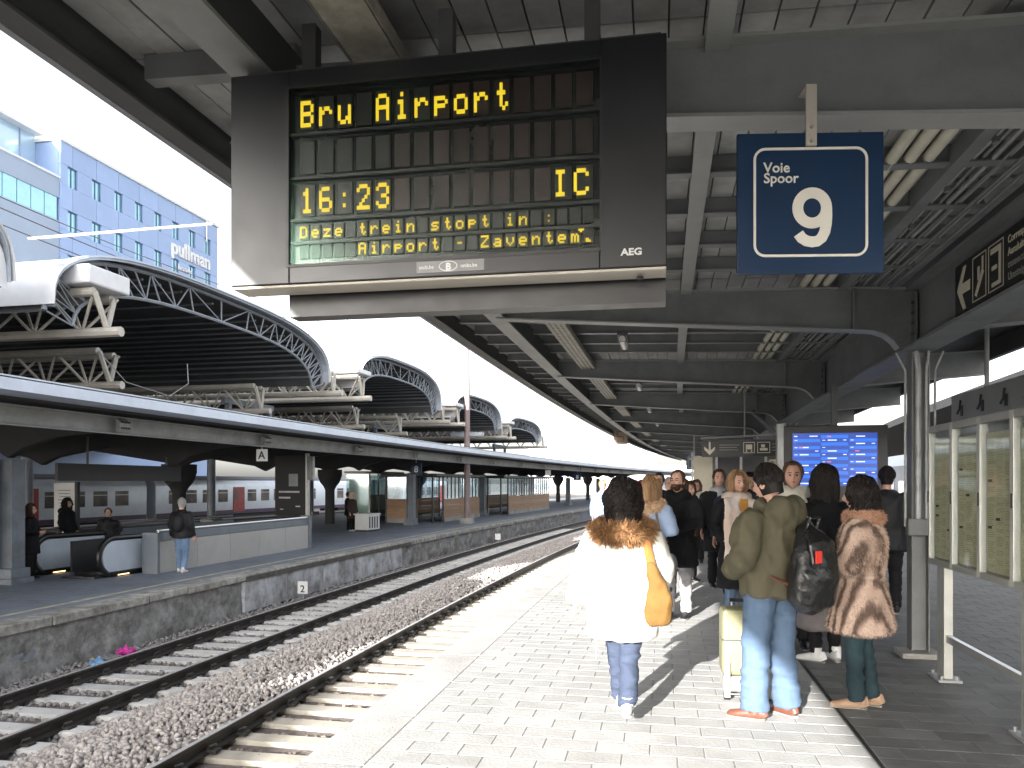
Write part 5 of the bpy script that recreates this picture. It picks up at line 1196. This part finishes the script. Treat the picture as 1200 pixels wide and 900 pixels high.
def fur(parent, src, n, ln, material, name='fur', droop=.5, zmin=-9, zmax=9, seed=1, wid=.0022):
    rng = np.random.default_rng(seed); me = src.data; me.calc_loop_triangles()
    V = np.array([v.co[:] for v in me.vertices]); N_ = np.array([v.normal[:] for v in me.vertices]); T = np.array([t_.vertices[:] for t_ in me.loop_triangles])
    cz_ = V[T].mean(1)[:, 2]; T = T[(cz_ > zmin) & (cz_ < zmax)]
    A = np.linalg.norm(np.cross(V[T[:, 1]] - V[T[:, 0]], V[T[:, 2]] - V[T[:, 0]]), axis=1); ix = rng.choice(len(T), n, p=A / A.sum())
    r1, r2 = rng.random(n), rng.random(n); fl = r1 + r2 > 1; r1[fl] = 1 - r1[fl]; r2[fl] = 1 - r2[fl]; t_ = T[ix]
    Pp = V[t_[:, 0]] + r1[:, None] * (V[t_[:, 1]] - V[t_[:, 0]]) + r2[:, None] * (V[t_[:, 2]] - V[t_[:, 0]]); Nn = N_[t_[:, 0]]
    Dr = Nn + rng.normal(0, .35, (n, 3)) + np.array([0, 0, -droop]); Dr /= np.linalg.norm(Dr, axis=1)[:, None]
    sd = np.cross(Dr, rng.normal(0, 1, (n, 3))); sd /= np.linalg.norm(sd, axis=1)[:, None]; L_ = ln * rng.uniform(.5, 1.2, n)[:, None]
    md = Pp + Dr * L_ * .55; tip = Pp + Dr * L_ + np.array([0, 0, -1]) * L_ * .25 * droop
    VV = np.stack([Pp - sd * wid, Pp + sd * wid, md + sd * wid * .7, md - sd * wid * .7, tip], 1).reshape(-1, 3)
    o5 = np.arange(n) * 5; fs = [(a, a + 1, a + 2, a + 3) for a in o5] + [(a + 3, a + 2, a + 4) for a in o5]
    m = bpy.data.meshes.new(name); m.from_pydata(VV.tolist(), [], fs); m.shade_smooth(); return link(name, m, material, parent)
def furmat(nm, c1, c2, sc, stretch=None):
    return mat(nm, c1, .8, 0, .2, sc, 0, 30, col2=c2, spec=.2, stretch=stretch)

# ---- 1 woman in the white parka
PARKA = cloth('parka_cream', (.62, .605, .555), .7, .05, .2, 120)
FURB = furmat('fur_brown', (.36, .2, .09), (.12, .06, .03), 14)
MUST = cloth('mustard_cloth', (.17, .09, .024), .8, .15, .4, 150); STRAP = cloth('orange_strap', (.32, .12, .03))
JEANB = denim('jeans_greyblue', (.055, .07, .11), (.045, .058, .093)); JEANL = denim('jeans_blue', (.105, .155, .235), (.085, .13, .2))
SNK = mat('sneaker_grey', (.5, .49, .47), .6, 0, .2, 10, .1, 60); WSNK = mat('sneaker_white', (.8, .8, .78), .5)
def ex_white(t, k, S, Ln, Mh, coat):
    c = MB(); c.tube([S((.185 * math.cos(a) * (1 if a < 9 else 1), .12 * math.sin(a) - .045, 1.435 + .045 * math.sin(a) - .02 * abs(math.cos(a)))) for a in np.linspace(0, 2 * math.pi, 24)], .062 * k, 10)
    c.ellipsoid(S((0, -.13, 1.41)), (.15 * k, .07 * k, .075 * k), 16, 10)
    tr = link('hood_trim', remesh(c, .02, 2), FURB, t); fur(tr, tr, 9000, .055, FURB, droop=.35, wid=.003)
    # tote over the right shoulder
    b = MB(); b.tube([S((.13, -.06, 1.44)), S((.17, -.17, 1.34)), S((.21, -.2, 1.15)), S((.25, -.17, .98))], [(.008 * k, .03 * k)] * 4, 8, up=(0, -1, .3)); b.build('strap', STRAP, t, smooth=True)
    b = MB(); b.tube([S((.2, -.19, 1.2)), S((.24, -.2, 1.05)), S((.27, -.19, .9)), S((.25, -.17, .8)), S((.17, -.17, .755))], [(.02 * k, .03 * k), (.035 * k, .06 * k), (.05 * k, .10 * k), (.05 * k, .11 * k), (.02 * k, .05 * k)], 16, up=(0, 1, 0)); link('tote_bag', remesh(b, .014, 2, .012, 9, 3), MUST, t)
    b = MB(); b.tube([S((.24, -.12, .76)), S((.255, -.1, .7)), S((.27, -.12, .73))], .006 * k, 6); b.build('drawstring', BEIGE, t)
    b = MB(); b.tube([S((-.2, -.14, .62)), S((-.2, -.15, .45))], .004, 5); b.build('cord', BEIGE, t)
person('woman seen from behind in a white parka with brown fur hood and mustard bag', .80, 5.65, 8, 1.64, PARKA, JEANB, SNK, ('curly', HBLK), legs=[((-.08, 0, .93), (-.05, .13, .53), (-.02, .27, .1)), ((.08, 0, .93), (.05, -.02, .5), (.03, -.24, .16))], arms=[((-.30, -.05, 1.12), (-.36, .0, .86)), ((.29, -.05, 1.13), (.27, .12, .93))], hem=.60, hemw=(.27, .2), waist=(.255, .19), chest=(.245, .175), sh=.215, wr=.02, sleeve=(.1, .085, .075), legr=(.1, .078, .066), voxel=.016, face_detail=False, extras=ex_white, dens=1.8, hyaw=4)

# ---- 2 man in the olive jacket
OLIVE = cloth('olive_twill', (.088, .079, .05), .8, .07, .3, 200); LEATHER = mat('black_leather', (.012, .012, .012), .32, 0, .2, 10, .5, 28, spec=.6, coat=.15)
BRN = mat('brown_leather', (.15, .055, .035), .4, 0, .2, 12, .15, 60); RED = mat('red_tag', (.8, .05, .03), .5); PATCH = cloth('grey_patch', (.35, .38, .42))
def ex_olive(t, k, S, Ln, Mh, coat):
    b = MB(); cx, cy = .03, -.285
    b.tube([S((cx - .01, cy + .03, 1.36)), S((cx, cy, 1.30)), S((cx + .01, cy - .03, 1.18)), S((cx + .01, cy - .04, 1.02)), S((cx, cy - .02, .85)), S((cx, cy + .02, .79))], [(.04 * k, .03 * k), (.11 * k, .06 * k), (.175 * k, .11 * k), (.205 * k, .135 * k), (.19 * k, .12 * k), (.09 * k, .05 * k)], 20, up=(1, 0, 0))
    bag = link('backpack', remesh(b, .014, 2, .012, 8, 5, (1.2, 1.2, .5)), LEATHER, t)
    f_ = MB(); f_.tube([S((cx, cy - .03, 1.31)), S((cx, cy - .10, 1.24)), S((cx, cy - .125, 1.12)), S((cx, cy - .135, 1.05))], [(.09 * k, .03 * k), (.13 * k, .025 * k), (.135 * k, .02 * k), (.1 * k, .012 * k)], 14, up=(1, 0, 0)); link('flap', remesh(f_, .012, 2, .008, 10, 7), LEATHER, bag)
    f_ = MB(); f_.box(cx - .13, cx - .075, cy - .16, cy - .15, 1.12, 1.2); f_.v = [tuple(Vector(p) * k) for p in f_.v]; f_.build('red_tag', RED, bag)
    f_ = MB(); f_.tube([S((cx + .05, cy, 1.33)), S((.16, -.12, 1.46)), S((.17, .05, 1.44)), S((.2, .12, 1.25)), S((.2, .0, 1.0)), S((.16, -.16, .92))], [(.008 * k, .026 * k)] * 6, 8, up=(0, -1, .5)); f_.build('strap', LEATHER, bag, smooth=True)
    f_ = MB(); f_.tube([S((cx - .14, cy - .02, .95)), S((-.14, -.14, 1.0)), S((-.2, -.05, 1.1))], [(.006 * k, .018 * k)] * 3, 8, up=(0, -1, .3)); f_.build('strap', BRN, bag, smooth=True)
    f_ = MB(); f_.tube([S((cx - .05, cy - .02, 1.33)), S((cx - .05, cy - .05, 1.41)), S((cx + .05, cy - .05, 1.41)), S((cx + .05, cy - .02, 1.33))], .011 * k, 6); f_.build('grab_loop', LEATHER, bag, smooth=True)
    f_ = MB(); f_.ellipsoid(S((-.295, -.02, 1.29)), (.014 * k, .045 * k, .055 * k), 12, 8); f_.build('sleeve_patch', PATCH, t, smooth=True)
person('man in an olive hooded jacket and blue jeans with a black leather backpack', 1.85, 5.60, -32, 1.78, OLIVE, JEANL, BRN, ('short', HBLK), legs=[((-.1, 0, .93), (-.13, .03, .5), (-.15, .02, .09)), ((.1, 0, .93), (.11, .01, .5), (.12, -.04, .09))], arms=[((-.34, -.04, 1.12), (-.19, .20, 1.02)), ((.30, .0, 1.14), (.16, .22, 1.06))], hem=.86, hemw=(.22, .165), waist=(.23, .17), chest=(.245, .17), sh=.22, wr=.026, sleeve=(.098, .086, .064), legr=(.112, .092, .092), voxel=.016, face_detail=True, hood='down', extras=ex_olive, hyaw=-6, hpitch=-16, toe=(-25, 5), lean=.03, dens=1.4)

# suitcase
SUITC = mat('suitcase_shell', (.2, .195, .11), .45, 0, .1, 4, .1, 60)
t = thing('suitcase', 'olive beige trolley suitcase standing in front of the man with the backpack', 'suitcase', (1.82, 6.12, 0), RAD(-8))
MB().box(-.19, .19, -.12, .12, .19, .70).build('shell', SUITC, t, bevel=.035); MB().box(-.18, .18, -.13, .13, .07, .185).build('lower_pocket', mat('suitcase_pocket', (.33, .33, .31), .6, 0, .15, 8, .2, 60), t, bevel=.02)
for x in (-.155, .155):
    MB().box(x - .022, x + .022, -.155, -.13, .03, .3).build('skid', ALU, t, bevel=.005); w = MB(); w.tube([(x - .02, -.1, .032), (x + .02, -.1, .032)], .03, 12); w.build('wheel', BLACK, t); MB().tube([(x * .6, .1, .70), (x * .6, .1, .74)], .008, 6).build('handle_tube', ALU, t)
MB().tube([(-.11, .1, .74), (.11, .1, .74)], .015, 8).build('handle', BLACK, t); MB().box(-.19, .19, -.125, .125, .46, .468).build('zip', DARK, t); MB().tube([(-.14, -.15, .06), (.14, -.15, .06)], .006, 5).build('axle', ALU, t)

# ---- 3 woman in the fur coat
def fur_stripes():
    m = bpy.data.materials.new('fur_striped'); m.use_nodes = True; n, l = nodes_of(m); b = n['Principled BSDF']; b.inputs['Roughness'].default_value = .75; b.inputs['Specular IOR Level'].default_value = .2
    tc = n.new('ShaderNodeTexCoord'); wv = n.new('ShaderNodeTexWave'); wv.wave_type = 'BANDS'; wv.bands_direction = 'DIAGONAL'
    mp = n.new('ShaderNodeMapping'); mp.inputs['Scale'].default_value = (1, 1, .12); l.new(tc.outputs['Object'], mp.inputs[0]); l.new(mp.outputs[0], wv.inputs[0])
    wv.inputs['Scale'].default_value = 5.2; wv.inputs['Distortion'].default_value = 1.7; wv.inputs['Detail'].default_value = 4; wv.inputs['Detail Scale'].default_value = 3.0; wv.inputs['Detail Roughness'].default_value = .7
    r = n.new('ShaderNodeValToRGB'); e = r.color_ramp.elements; e[0].position = .05; e[0].color = (.11, .07, .055, 1); e[1].position = .62; e[1].color = (.64, .46, .36, 1); q = e.new(.3); q.color = (.33, .22, .16, 1)
    l.new(wv.outputs[0], r.inputs[0]); ns = n.new('ShaderNodeTexNoise'); ns.inputs['Scale'].default_value = 22; ns.inputs['Detail'].default_value = 5; l.new(tc.outputs['Object'], ns.inputs[0])
    mx = n.new('ShaderNodeMixRGB'); mx.blend_type = 'MULTIPLY'; mx.inputs[0].default_value = .5; l.new(r.outputs[0], mx.inputs[1]); l.new(ns.outputs[0], mx.inputs[2]); mm = n.new('ShaderNodeGamma'); mm.inputs[1].default_value = .85; l.new(mx.outputs[0], mm.inputs[0]); l.new(mm.outputs[0], b.inputs['Base Color']); return m
FURS = fur_stripes(); TEAL = denim('jeans_dark_teal', (.03, .055, .065), (.015, .028, .034)); SUEDE = mat('tan_suede', (.36, .235, .15), .9, 0, .15, 10, .2, 100)
FURC = furmat('fur_pale', (.55, .34, .23), (.36, .2, .13), 12)
def ex_fur(t, k, S, Ln, Mh, coat):
    fur(t, coat, 26000, .022, FURS, droop=.9, wid=.0018)
    c = MB(); c.tube([S((.12 * math.cos(a), .1 * math.sin(a) - .02, 1.475)) for a in np.linspace(0, 2 * math.pi, 18)], .05 * k, 10); tr = link('fur_collar', remesh(c, .018, 2), FURC, t); fur(tr, tr, 4500, .03, FURC, droop=.6, seed=2)
    c = MB(); c.tube([S((.212 * math.cos(a), .158 * math.sin(a), 1.03)) for a in np.linspace(0, 2 * math.pi, 26)], [(.022 * k, .014 * k)] * 26, 8, up=(0, 0, 1)); c.build('belt', FURS, t, smooth=True)
    c = MB(); c.tube([S((.22, -.02, 1.03)), S((.235, -.05, .85)), S((.24, -.04, .74))], [(.03 * k, .012 * k), (.035 * k, .012 * k), (.04 * k, .01 * k)], 8); c.build('belt_end', FURS, t, smooth=True)
    # pale strap of a bag held in front
    c = MB(); c.tube([S((-.27, .2, 1.08)), S((-.3, .22, .85))], [(.008 * k, .02 * k)] * 2, 8); c.build('bag_strap', CREAM, t, smooth=True)
person('woman in a striped brown fur coat with dark bob, teal jeans and tan boots', 2.60, 5.85, -55, 1.68, FURS, TEAL, SUEDE, ('bob', HBLK), arms=[((-.30, .02, 1.14), (-.14, .24, 1.08)), ((.30, .02, 1.14), (.14, .24, 1.08))], legs=[((-.08, 0, .93), (-.075, .03, .5), (-.07, .02, .09)), ((.08, 0, .93), (.08, .0, .5), (.08, -.06, .09))], hem=.61, hemw=(.305, .235), waist=(.205, .15), chest=(.235, .17), sh=.205, wr=.016, sleeve=(.105, .1, .08), legr=(.095, .068, .06), voxel=.017, face_detail=False, extras=ex_fur, hpitch=-6, dens=1.6, toe=(-15, -5))

# ---- 4 woman with long black hair and grey skirt
BLK = cloth('black_wool', (.012, .012, .014), .9, .2, .3, 150); BLK2 = cloth('black_nylon', (.018, .018, .02), .55, .2, .2, 80); GSK = cloth('grey_wool', (.2, .18, .18), .9, .12, .3, 160); BLKT = cloth('black_trousers', (.012, .012, .013))
person('woman with long black hair, black jacket, long grey skirt and white sneakers', 2.93, 7.35, -15, 1.80, BLK, BLKT, WSNK, ('long', HBLK), hem=.82, hemw=(.22, .16), arms=ARM_P, legr=(.09, .06, .05), voxel=.022, face_detail=False, skirt=(GSK, .30, (.26, .2)), dens=1.2, toe=(-30, 20))
# ---- 5 man with pale scarf facing the camera
def scarf(mt, r=.075, zc=1.47, tail=True, w=.07, length=.5):
    def f(t, k, S, Ln, Mh, coat):
        c = MB(); c.tube([S(Ln((.105 * math.cos(a), .095 * math.sin(a) - .01, zc + .02 * math.sin(3 * a)))) for a in np.linspace(0, 2 * math.pi, 18)], r * .75 * k, 10)
        if tail: c.tube([S(Ln((-.05, .13, zc - .02))), S(Ln((-.06, .19, zc - .2))), S(Ln((-.07, .19, zc - length)))], [(.02 * k, w * k)] * 3, 10, up=(0, 1, 0))
        link('scarf', remesh(c, .018, 2, .01, 10, zc), mt, t)
    return f
PALE = cloth('pale_scarf', (.6, .58, .5), .9, .1, .4, 120); GREYS = cloth('grey_hoodie', (.36, .37, .39))
person('dark haired man with pale scarf and black jacket facing the camera below the monitor', 2.86, 8.0, 196, 1.86, BLK2, BLKT, BLACK, ('short', HBRN), hem=.8, arms=ARM_P, voxel=.024, extras=scarf(PALE, .085), dens=1.2)
# ---- 6 tall man with glasses
def glasses(t, k, S, Ln, Mh, coat):
    g_ = MB()
    for sx in (-1, 1): g_.tube([Mh @ Vector((sx * .034 + .024 * math.cos(a), .1, .012 + .019 * math.sin(a))) for a in np.linspace(0, 2 * math.pi, 14)], .0028, 5); g_.tube([Mh @ Vector((sx * .058, .098, .016)), Mh @ Vector((sx * .078, .0, .014))], .0025, 5)
    g_.tube([Mh @ Vector((-.012, .104, .016)), Mh @ Vector((.012, .104, .016))], .0028, 5); g_.build('glasses', BLACK, t)
person('tall man with glasses and short grey hair in front of the yellow notice', 3.24, 9.8, 190, 1.92, BLK2, BLKT, BLACK, ('crop', HGRY), hem=.8, arms=ARM_D, voxel=.026, extras=glasses, skin=SKIN2)
# ---- 7 blonde woman with the big scarf
SCF = mat('scarf_checked', (.60, .55, .52), .9, 0, .1, 3, .3, 120, col2=(.55, .42, .34)); ORN = cloth('ochre_knit', (.55, .26, .06))
def ex_scarf(t, k, S, Ln, Mh, coat):
    c = MB(); c.tube([S((.12 * math.cos(a), .105 * math.sin(a) - .01, 1.47)) for a in np.linspace(0, 2 * math.pi, 18)], .06 * k, 10)
    c.tube([S((.13, .1, 1.46)), S((.16, .19, 1.2)), S((.16, .2, .9)), S((.15, .19, .66))], [(.03 * k, .1 * k), (.03 * k, .13 * k), (.028 * k, .14 * k), (.02 * k, .14 * k)], 12, up=(0, 1, 0)); c.tube([S((-.11, .12, 1.44)), S((-.14, .18, 1.25)), S((-.13, .19, 1.05))], [(.03 * k, .06 * k)] * 3, 10, up=(0, 1, 0))
    link('scarf', remesh(c, .018, 2, .012, 8, 2), SCF, t)
    c = MB(); c.box(-.05, .05, .12, .165, .95, 1.45); c.v = [tuple(Vector(p) * k) for p in c.v]; c.build('knit_front', ORN, t)
    f_ = MB()
    for i in range(14): x = .03 + i * .019; f_.tube([S((x, .19, .68)), S((x + random.uniform(-.01, .01), .2, .57))], .005 * k, 4)
    f_.build('fringe', SCF, t)
person('blonde woman in a long black coat with a huge pale checked scarf and jeans', 2.78, 9.7, 165, 1.78, BLK, JEANL, BRN, ('bob', HBLD), hem=.38, hemw=(.25, .2), arms=ARM_P, voxel=.022, extras=ex_scarf, dens=1.1)
# ---- 8, 9 the couple
GTR = cloth('light_grey_trousers', (.4, .39, .4)); BEARD = HBRN
def ex_beard(t, k, S, Ln, Mh, coat):
    c = MB(); c.add([Mh @ (headr(a, e) * 1.045) for e in np.linspace(-.28, -1.2, 7) for a in np.linspace(-1.25, 1.25, 13)], [(i * 13 + j, i * 13 + j + 1, (i + 1) * 13 + j + 1, (i + 1) * 13 + j) for i in range(6) for j in range(12)]); c.build('beard', BEARD, t, smooth=True); scarf(BLK, .08, 1.46, False)(t, k, S, Ln, Mh, coat)
    b = MB(); b.box(.05, .32, -.06, .08, .3, .62); b.v = [tuple(Vector(p) * k) for p in b.v]; b.build('shoulder_bag', LEATHER, t, bevel=.02)
person('bearded man in a long black coat embracing a blonde woman', 2.06, 9.75, 205, 1.81, BLK, GTR, BLACK, ('crop', HBRN), hem=.62, hemw=(.24, .17), arms=[((-.3, .08, 1.15), (-.05, .3, 1.1)), ((.3, .02, 1.14), (.14, .26, 1.0))], voxel=.022, extras=ex_beard, hyaw=12)
DENJ = denim('denim_jacket', (.33, .42, .58), (.22, .29, .42)); FURT = furmat('fur_beige', (.56, .40, .26), (.34, .22, .13), 12); WTR = cloth('white_trousers', (.62, .61, .62))
def ex_blond(t, k, S, Ln, Mh, coat):
    c = MB(); c.tube([S((.15 * math.cos(a), .11 * math.sin(a) - .05, 1.43 + .03 * math.sin(a))) for a in np.linspace(0, 2 * math.pi, 20)], .06 * k, 10); c.ellipsoid(S((0, -.12, 1.41)), (.14 * k, .07 * k, .07 * k), 14, 8)
    tr = link('fur_hood', remesh(c, .022, 2), FURT, t); fur(tr, tr, 3500, .035, FURT, droop=.4, wid=.003)
    b = MB(); b.tube([S((.12, -.12, 1.43)), S((.2, -.17, 1.1)), S((.26, -.05, .85))], [(.006 * k, .016 * k)] * 3, 6, up=(0, -1, 0)); b.build('bag_strap', DARK, t)
    b = MB(); b.ellipsoid(S((.27, -.02, .74)), (.06 * k, .12 * k, .14 * k), 14, 10); b.build('grey_handbag', mat('grey_handbag', (.33, .31, .32), .5, 0, .15, 8, .1, 40), t, smooth=True)
person('blonde woman from behind in a pale blue jacket with beige fur hood and pale trousers', 1.62, 9.15, 38, 1.72, DENJ, WTR, BLACK, ('long', HBLD), hem=.84, hemw=(.215, .16), arms=ARM_F, voxel=.02, extras=ex_blond, face_detail=False, dens=1.2, legs=[((-.08, 0, .93), (-.1, .03, .5), (-.12, -.02, .09)), ((.08, 0, .93), (.07, .1, .5), (.05, .16, .09))])
# ---- 10.. people further along
def ex_hoodie(t, k, S, Ln, Mh, coat):
    c = MB(); c.tube([S((0, .115, 1.44)), S((0, .16, 1.25)), S((0, .165, 1.0))], [(.02 * k, .05 * k), (.02 * k, .07 * k), (.015 * k, .06 * k)], 10, up=(0, 1, 0)); c.tube([S((.1 * math.cos(a), .09 * math.sin(a) - .01, 1.47)) for a in np.linspace(0, 2 * math.pi, 14)], .04 * k, 8); link('hoodie', remesh(c, .02, 2), GREYS, t)
person('dark haired man in an open black coat over a grey hoodie in the middle distance', 3.32, 12.6, 185, 1.86, BLK, BLKT, BLACK, ('short', HBRN), hem=.55, arms=ARM_D, voxel=.028, extras=ex_hoodie)
person('dark clothed person half hidden behind the man with the grey hoodie', 3.0, 13.3, 150, 1.66, BLK2, BLKT, BLACK, ('bob', HBRN), hem=.6, voxel=.03, extras=scarf(BLK, .08))
ROSE = cloth('rose_coat', (.55, .38, .36)); REDC = cloth('red_knit', (.5, .06, .06)); CRM = cloth('cream_coat', (.6, .55, .46)); BLUEC = cloth('blue_anorak', (.22, .33, .5))
person('small far woman in a rose grey coat seen between the couple and the hoodie man', 3.85, 16.4, 190, 1.70, ROSE, BLKT, BLACK, ('long', HBRN), hem=.6, voxel=.032, extras=scarf(PALE, .08))
person('far person with red brown hair and cream coat left of the embracing couple', 2.86, 17.3, 170, 1.70, CRM, JEANB, BLACK, ('bob', hairmat('hair_red', (.3, .06, .04), (.15, .03, .02))), hem=.6, voxel=.032, arms=ARM_P)
person('far person in a cream coat with a red scarf behind the white parka', 2.35, 16.2, 185, 1.62, CRM, BLKT, BLACK, ('short', HBRN), hem=.6, voxel=.032, extras=scarf(REDC, .085))
person('far person in a blue anorak behind the white parka', 2.25, 19.5, 175, 1.72, BLUEC, BLKT, BLACK, ('short', HBLD), hem=.75, voxel=.034)
person('far man with a dark cap of hair above the blonde woman of the couple', 2.66, 14.2, 200, 1.82, BLK2, BLKT, BLACK, ('short', HBLK), hem=.8, voxel=.03)
person('far person in dark clothes at the right edge of the crowd gap', 4.3, 19.5, 185, 1.74, BLK2, BLKT, BLACK, ('short', HBRN), hem=.7, voxel=.034)
person('person in black standing in the shade right of the departures monitor', 4.82, 10.1, 20, 1.86, BLK2, BLKT, BLACK, ('short', HBLK), hem=.75, voxel=.028, face_detail=False, arms=ARM_P)
person('dark haired woman in a brown coat standing behind the embracing couple', 2.42, 11.4, 190, 1.68, cloth('brown_coat', (.06, .042, .032)), BLKT, BLACK, ('long', HBRN), hem=.6, voxel=.03, arms=ARM_P, extras=scarf(BLK, .075))
person('man in a navy jacket close behind the blonde woman with the huge scarf', 3.18, 11.2, 200, 1.80, cloth('navy_jacket', (.02, .026, .045)), BLKT, BLACK, ('short', HBLK), hem=.8, voxel=.03, arms=ARM_D)
person('person in a charcoal coat in the gap left of the hoodie man', 2.98, 14.9, 175, 1.76, cloth('charcoal_coat', (.04, .04, .043)), BLKT, BLACK, ('crop', HGRY), hem=.6, voxel=.032)
person('person with dark hair and black coat just left of the monitor', 3.62, 11.9, 185, 1.78, BLK, BLKT, BLACK, ('bob', HBLK), hem=.6, voxel=.03)
# ---- opposite platform
def LX(u, Y): return (u - 600) / 920 * Y
JEANM = denim('jeans_mid', (.2, .3, .45), (.12, .18, .3))
def ex_pack(t, k, S, Ln, Mh, coat):
    b = MB(); b.ellipsoid(S((0, -.2, 1.18)), (.15 * k, .1 * k, .22 * k), 14, 10); b.build('rucksack', BLK2, t, smooth=True)
person('man from behind in black jacket and jeans walking by the pale parapet opposite', LX(213, 18.5), 18.5, 5, 1.74, BLK2, JEANM, WSNK, ('crop', HGRY), hem=.82, hemw=(.22, .17), chest=(.24, .17), voxel=.026, z=ZL, face_detail=False, extras=ex_pack, legs=[((-.09, 0, .93), (-.1, .06, .5), (-.1, .1, .09)), ((.09, 0, .93), (.09, .02, .5), (.09, -.1, .1))])
person('person in dark coat leaning near the left column of the opposite platform', LX(36, 17.2), 17.2, 80, 1.62, BLK, BLKT, BLACK, ('bob', HBRN), hem=.6, voxel=.03, z=ZL, arms=ARM_F)
person('hooded dark person riding the escalator in front of the white poster', LX(79, 20.5), 20.5, 100, 1.6, BLK, BLKT, BLACK, ('curly', HBLK), hem=.7, voxel=.03, z=ZL + .06, hood='down')
person('person in black riding the escalator next to the pale parapet', LX(127, 20.0), 20.0, 170, 1.55, BLK2, BLKT, BLACK, ('short', HBRN), hem=.75, voxel=.03, z=ZL - .1, arms=ARM_P, hood='collar')
person('woman with pale blonde hair and dark coat beside the white slatted box', LX(413, 34.2), 34.2, 120, 1.66, cloth('dark_brown_coat', (.05, .035, .03)), BLKT, WSNK, ('bob', hairmat('hair_pale', (.7, .6, .45), (.45, .36, .24))), hem=.6, voxel=.034, z=ZL)
def ex_bag(t, k, S, Ln, Mh, coat):
    b = MB(); b.ellipsoid(S((-.33, .02, .72)), (.08 * k, .16 * k, .14 * k), 12, 8); b.build('bag', BLACK, t, smooth=True)
person('dark dressed companion of the pale blonde woman opposite, carrying a bag', LX(407, 34.6), 34.8, 80, 1.70, BLK, BLKT, BLACK, ('short', HBRN), hem=.7, voxel=.034, z=ZL, extras=ex_bag)
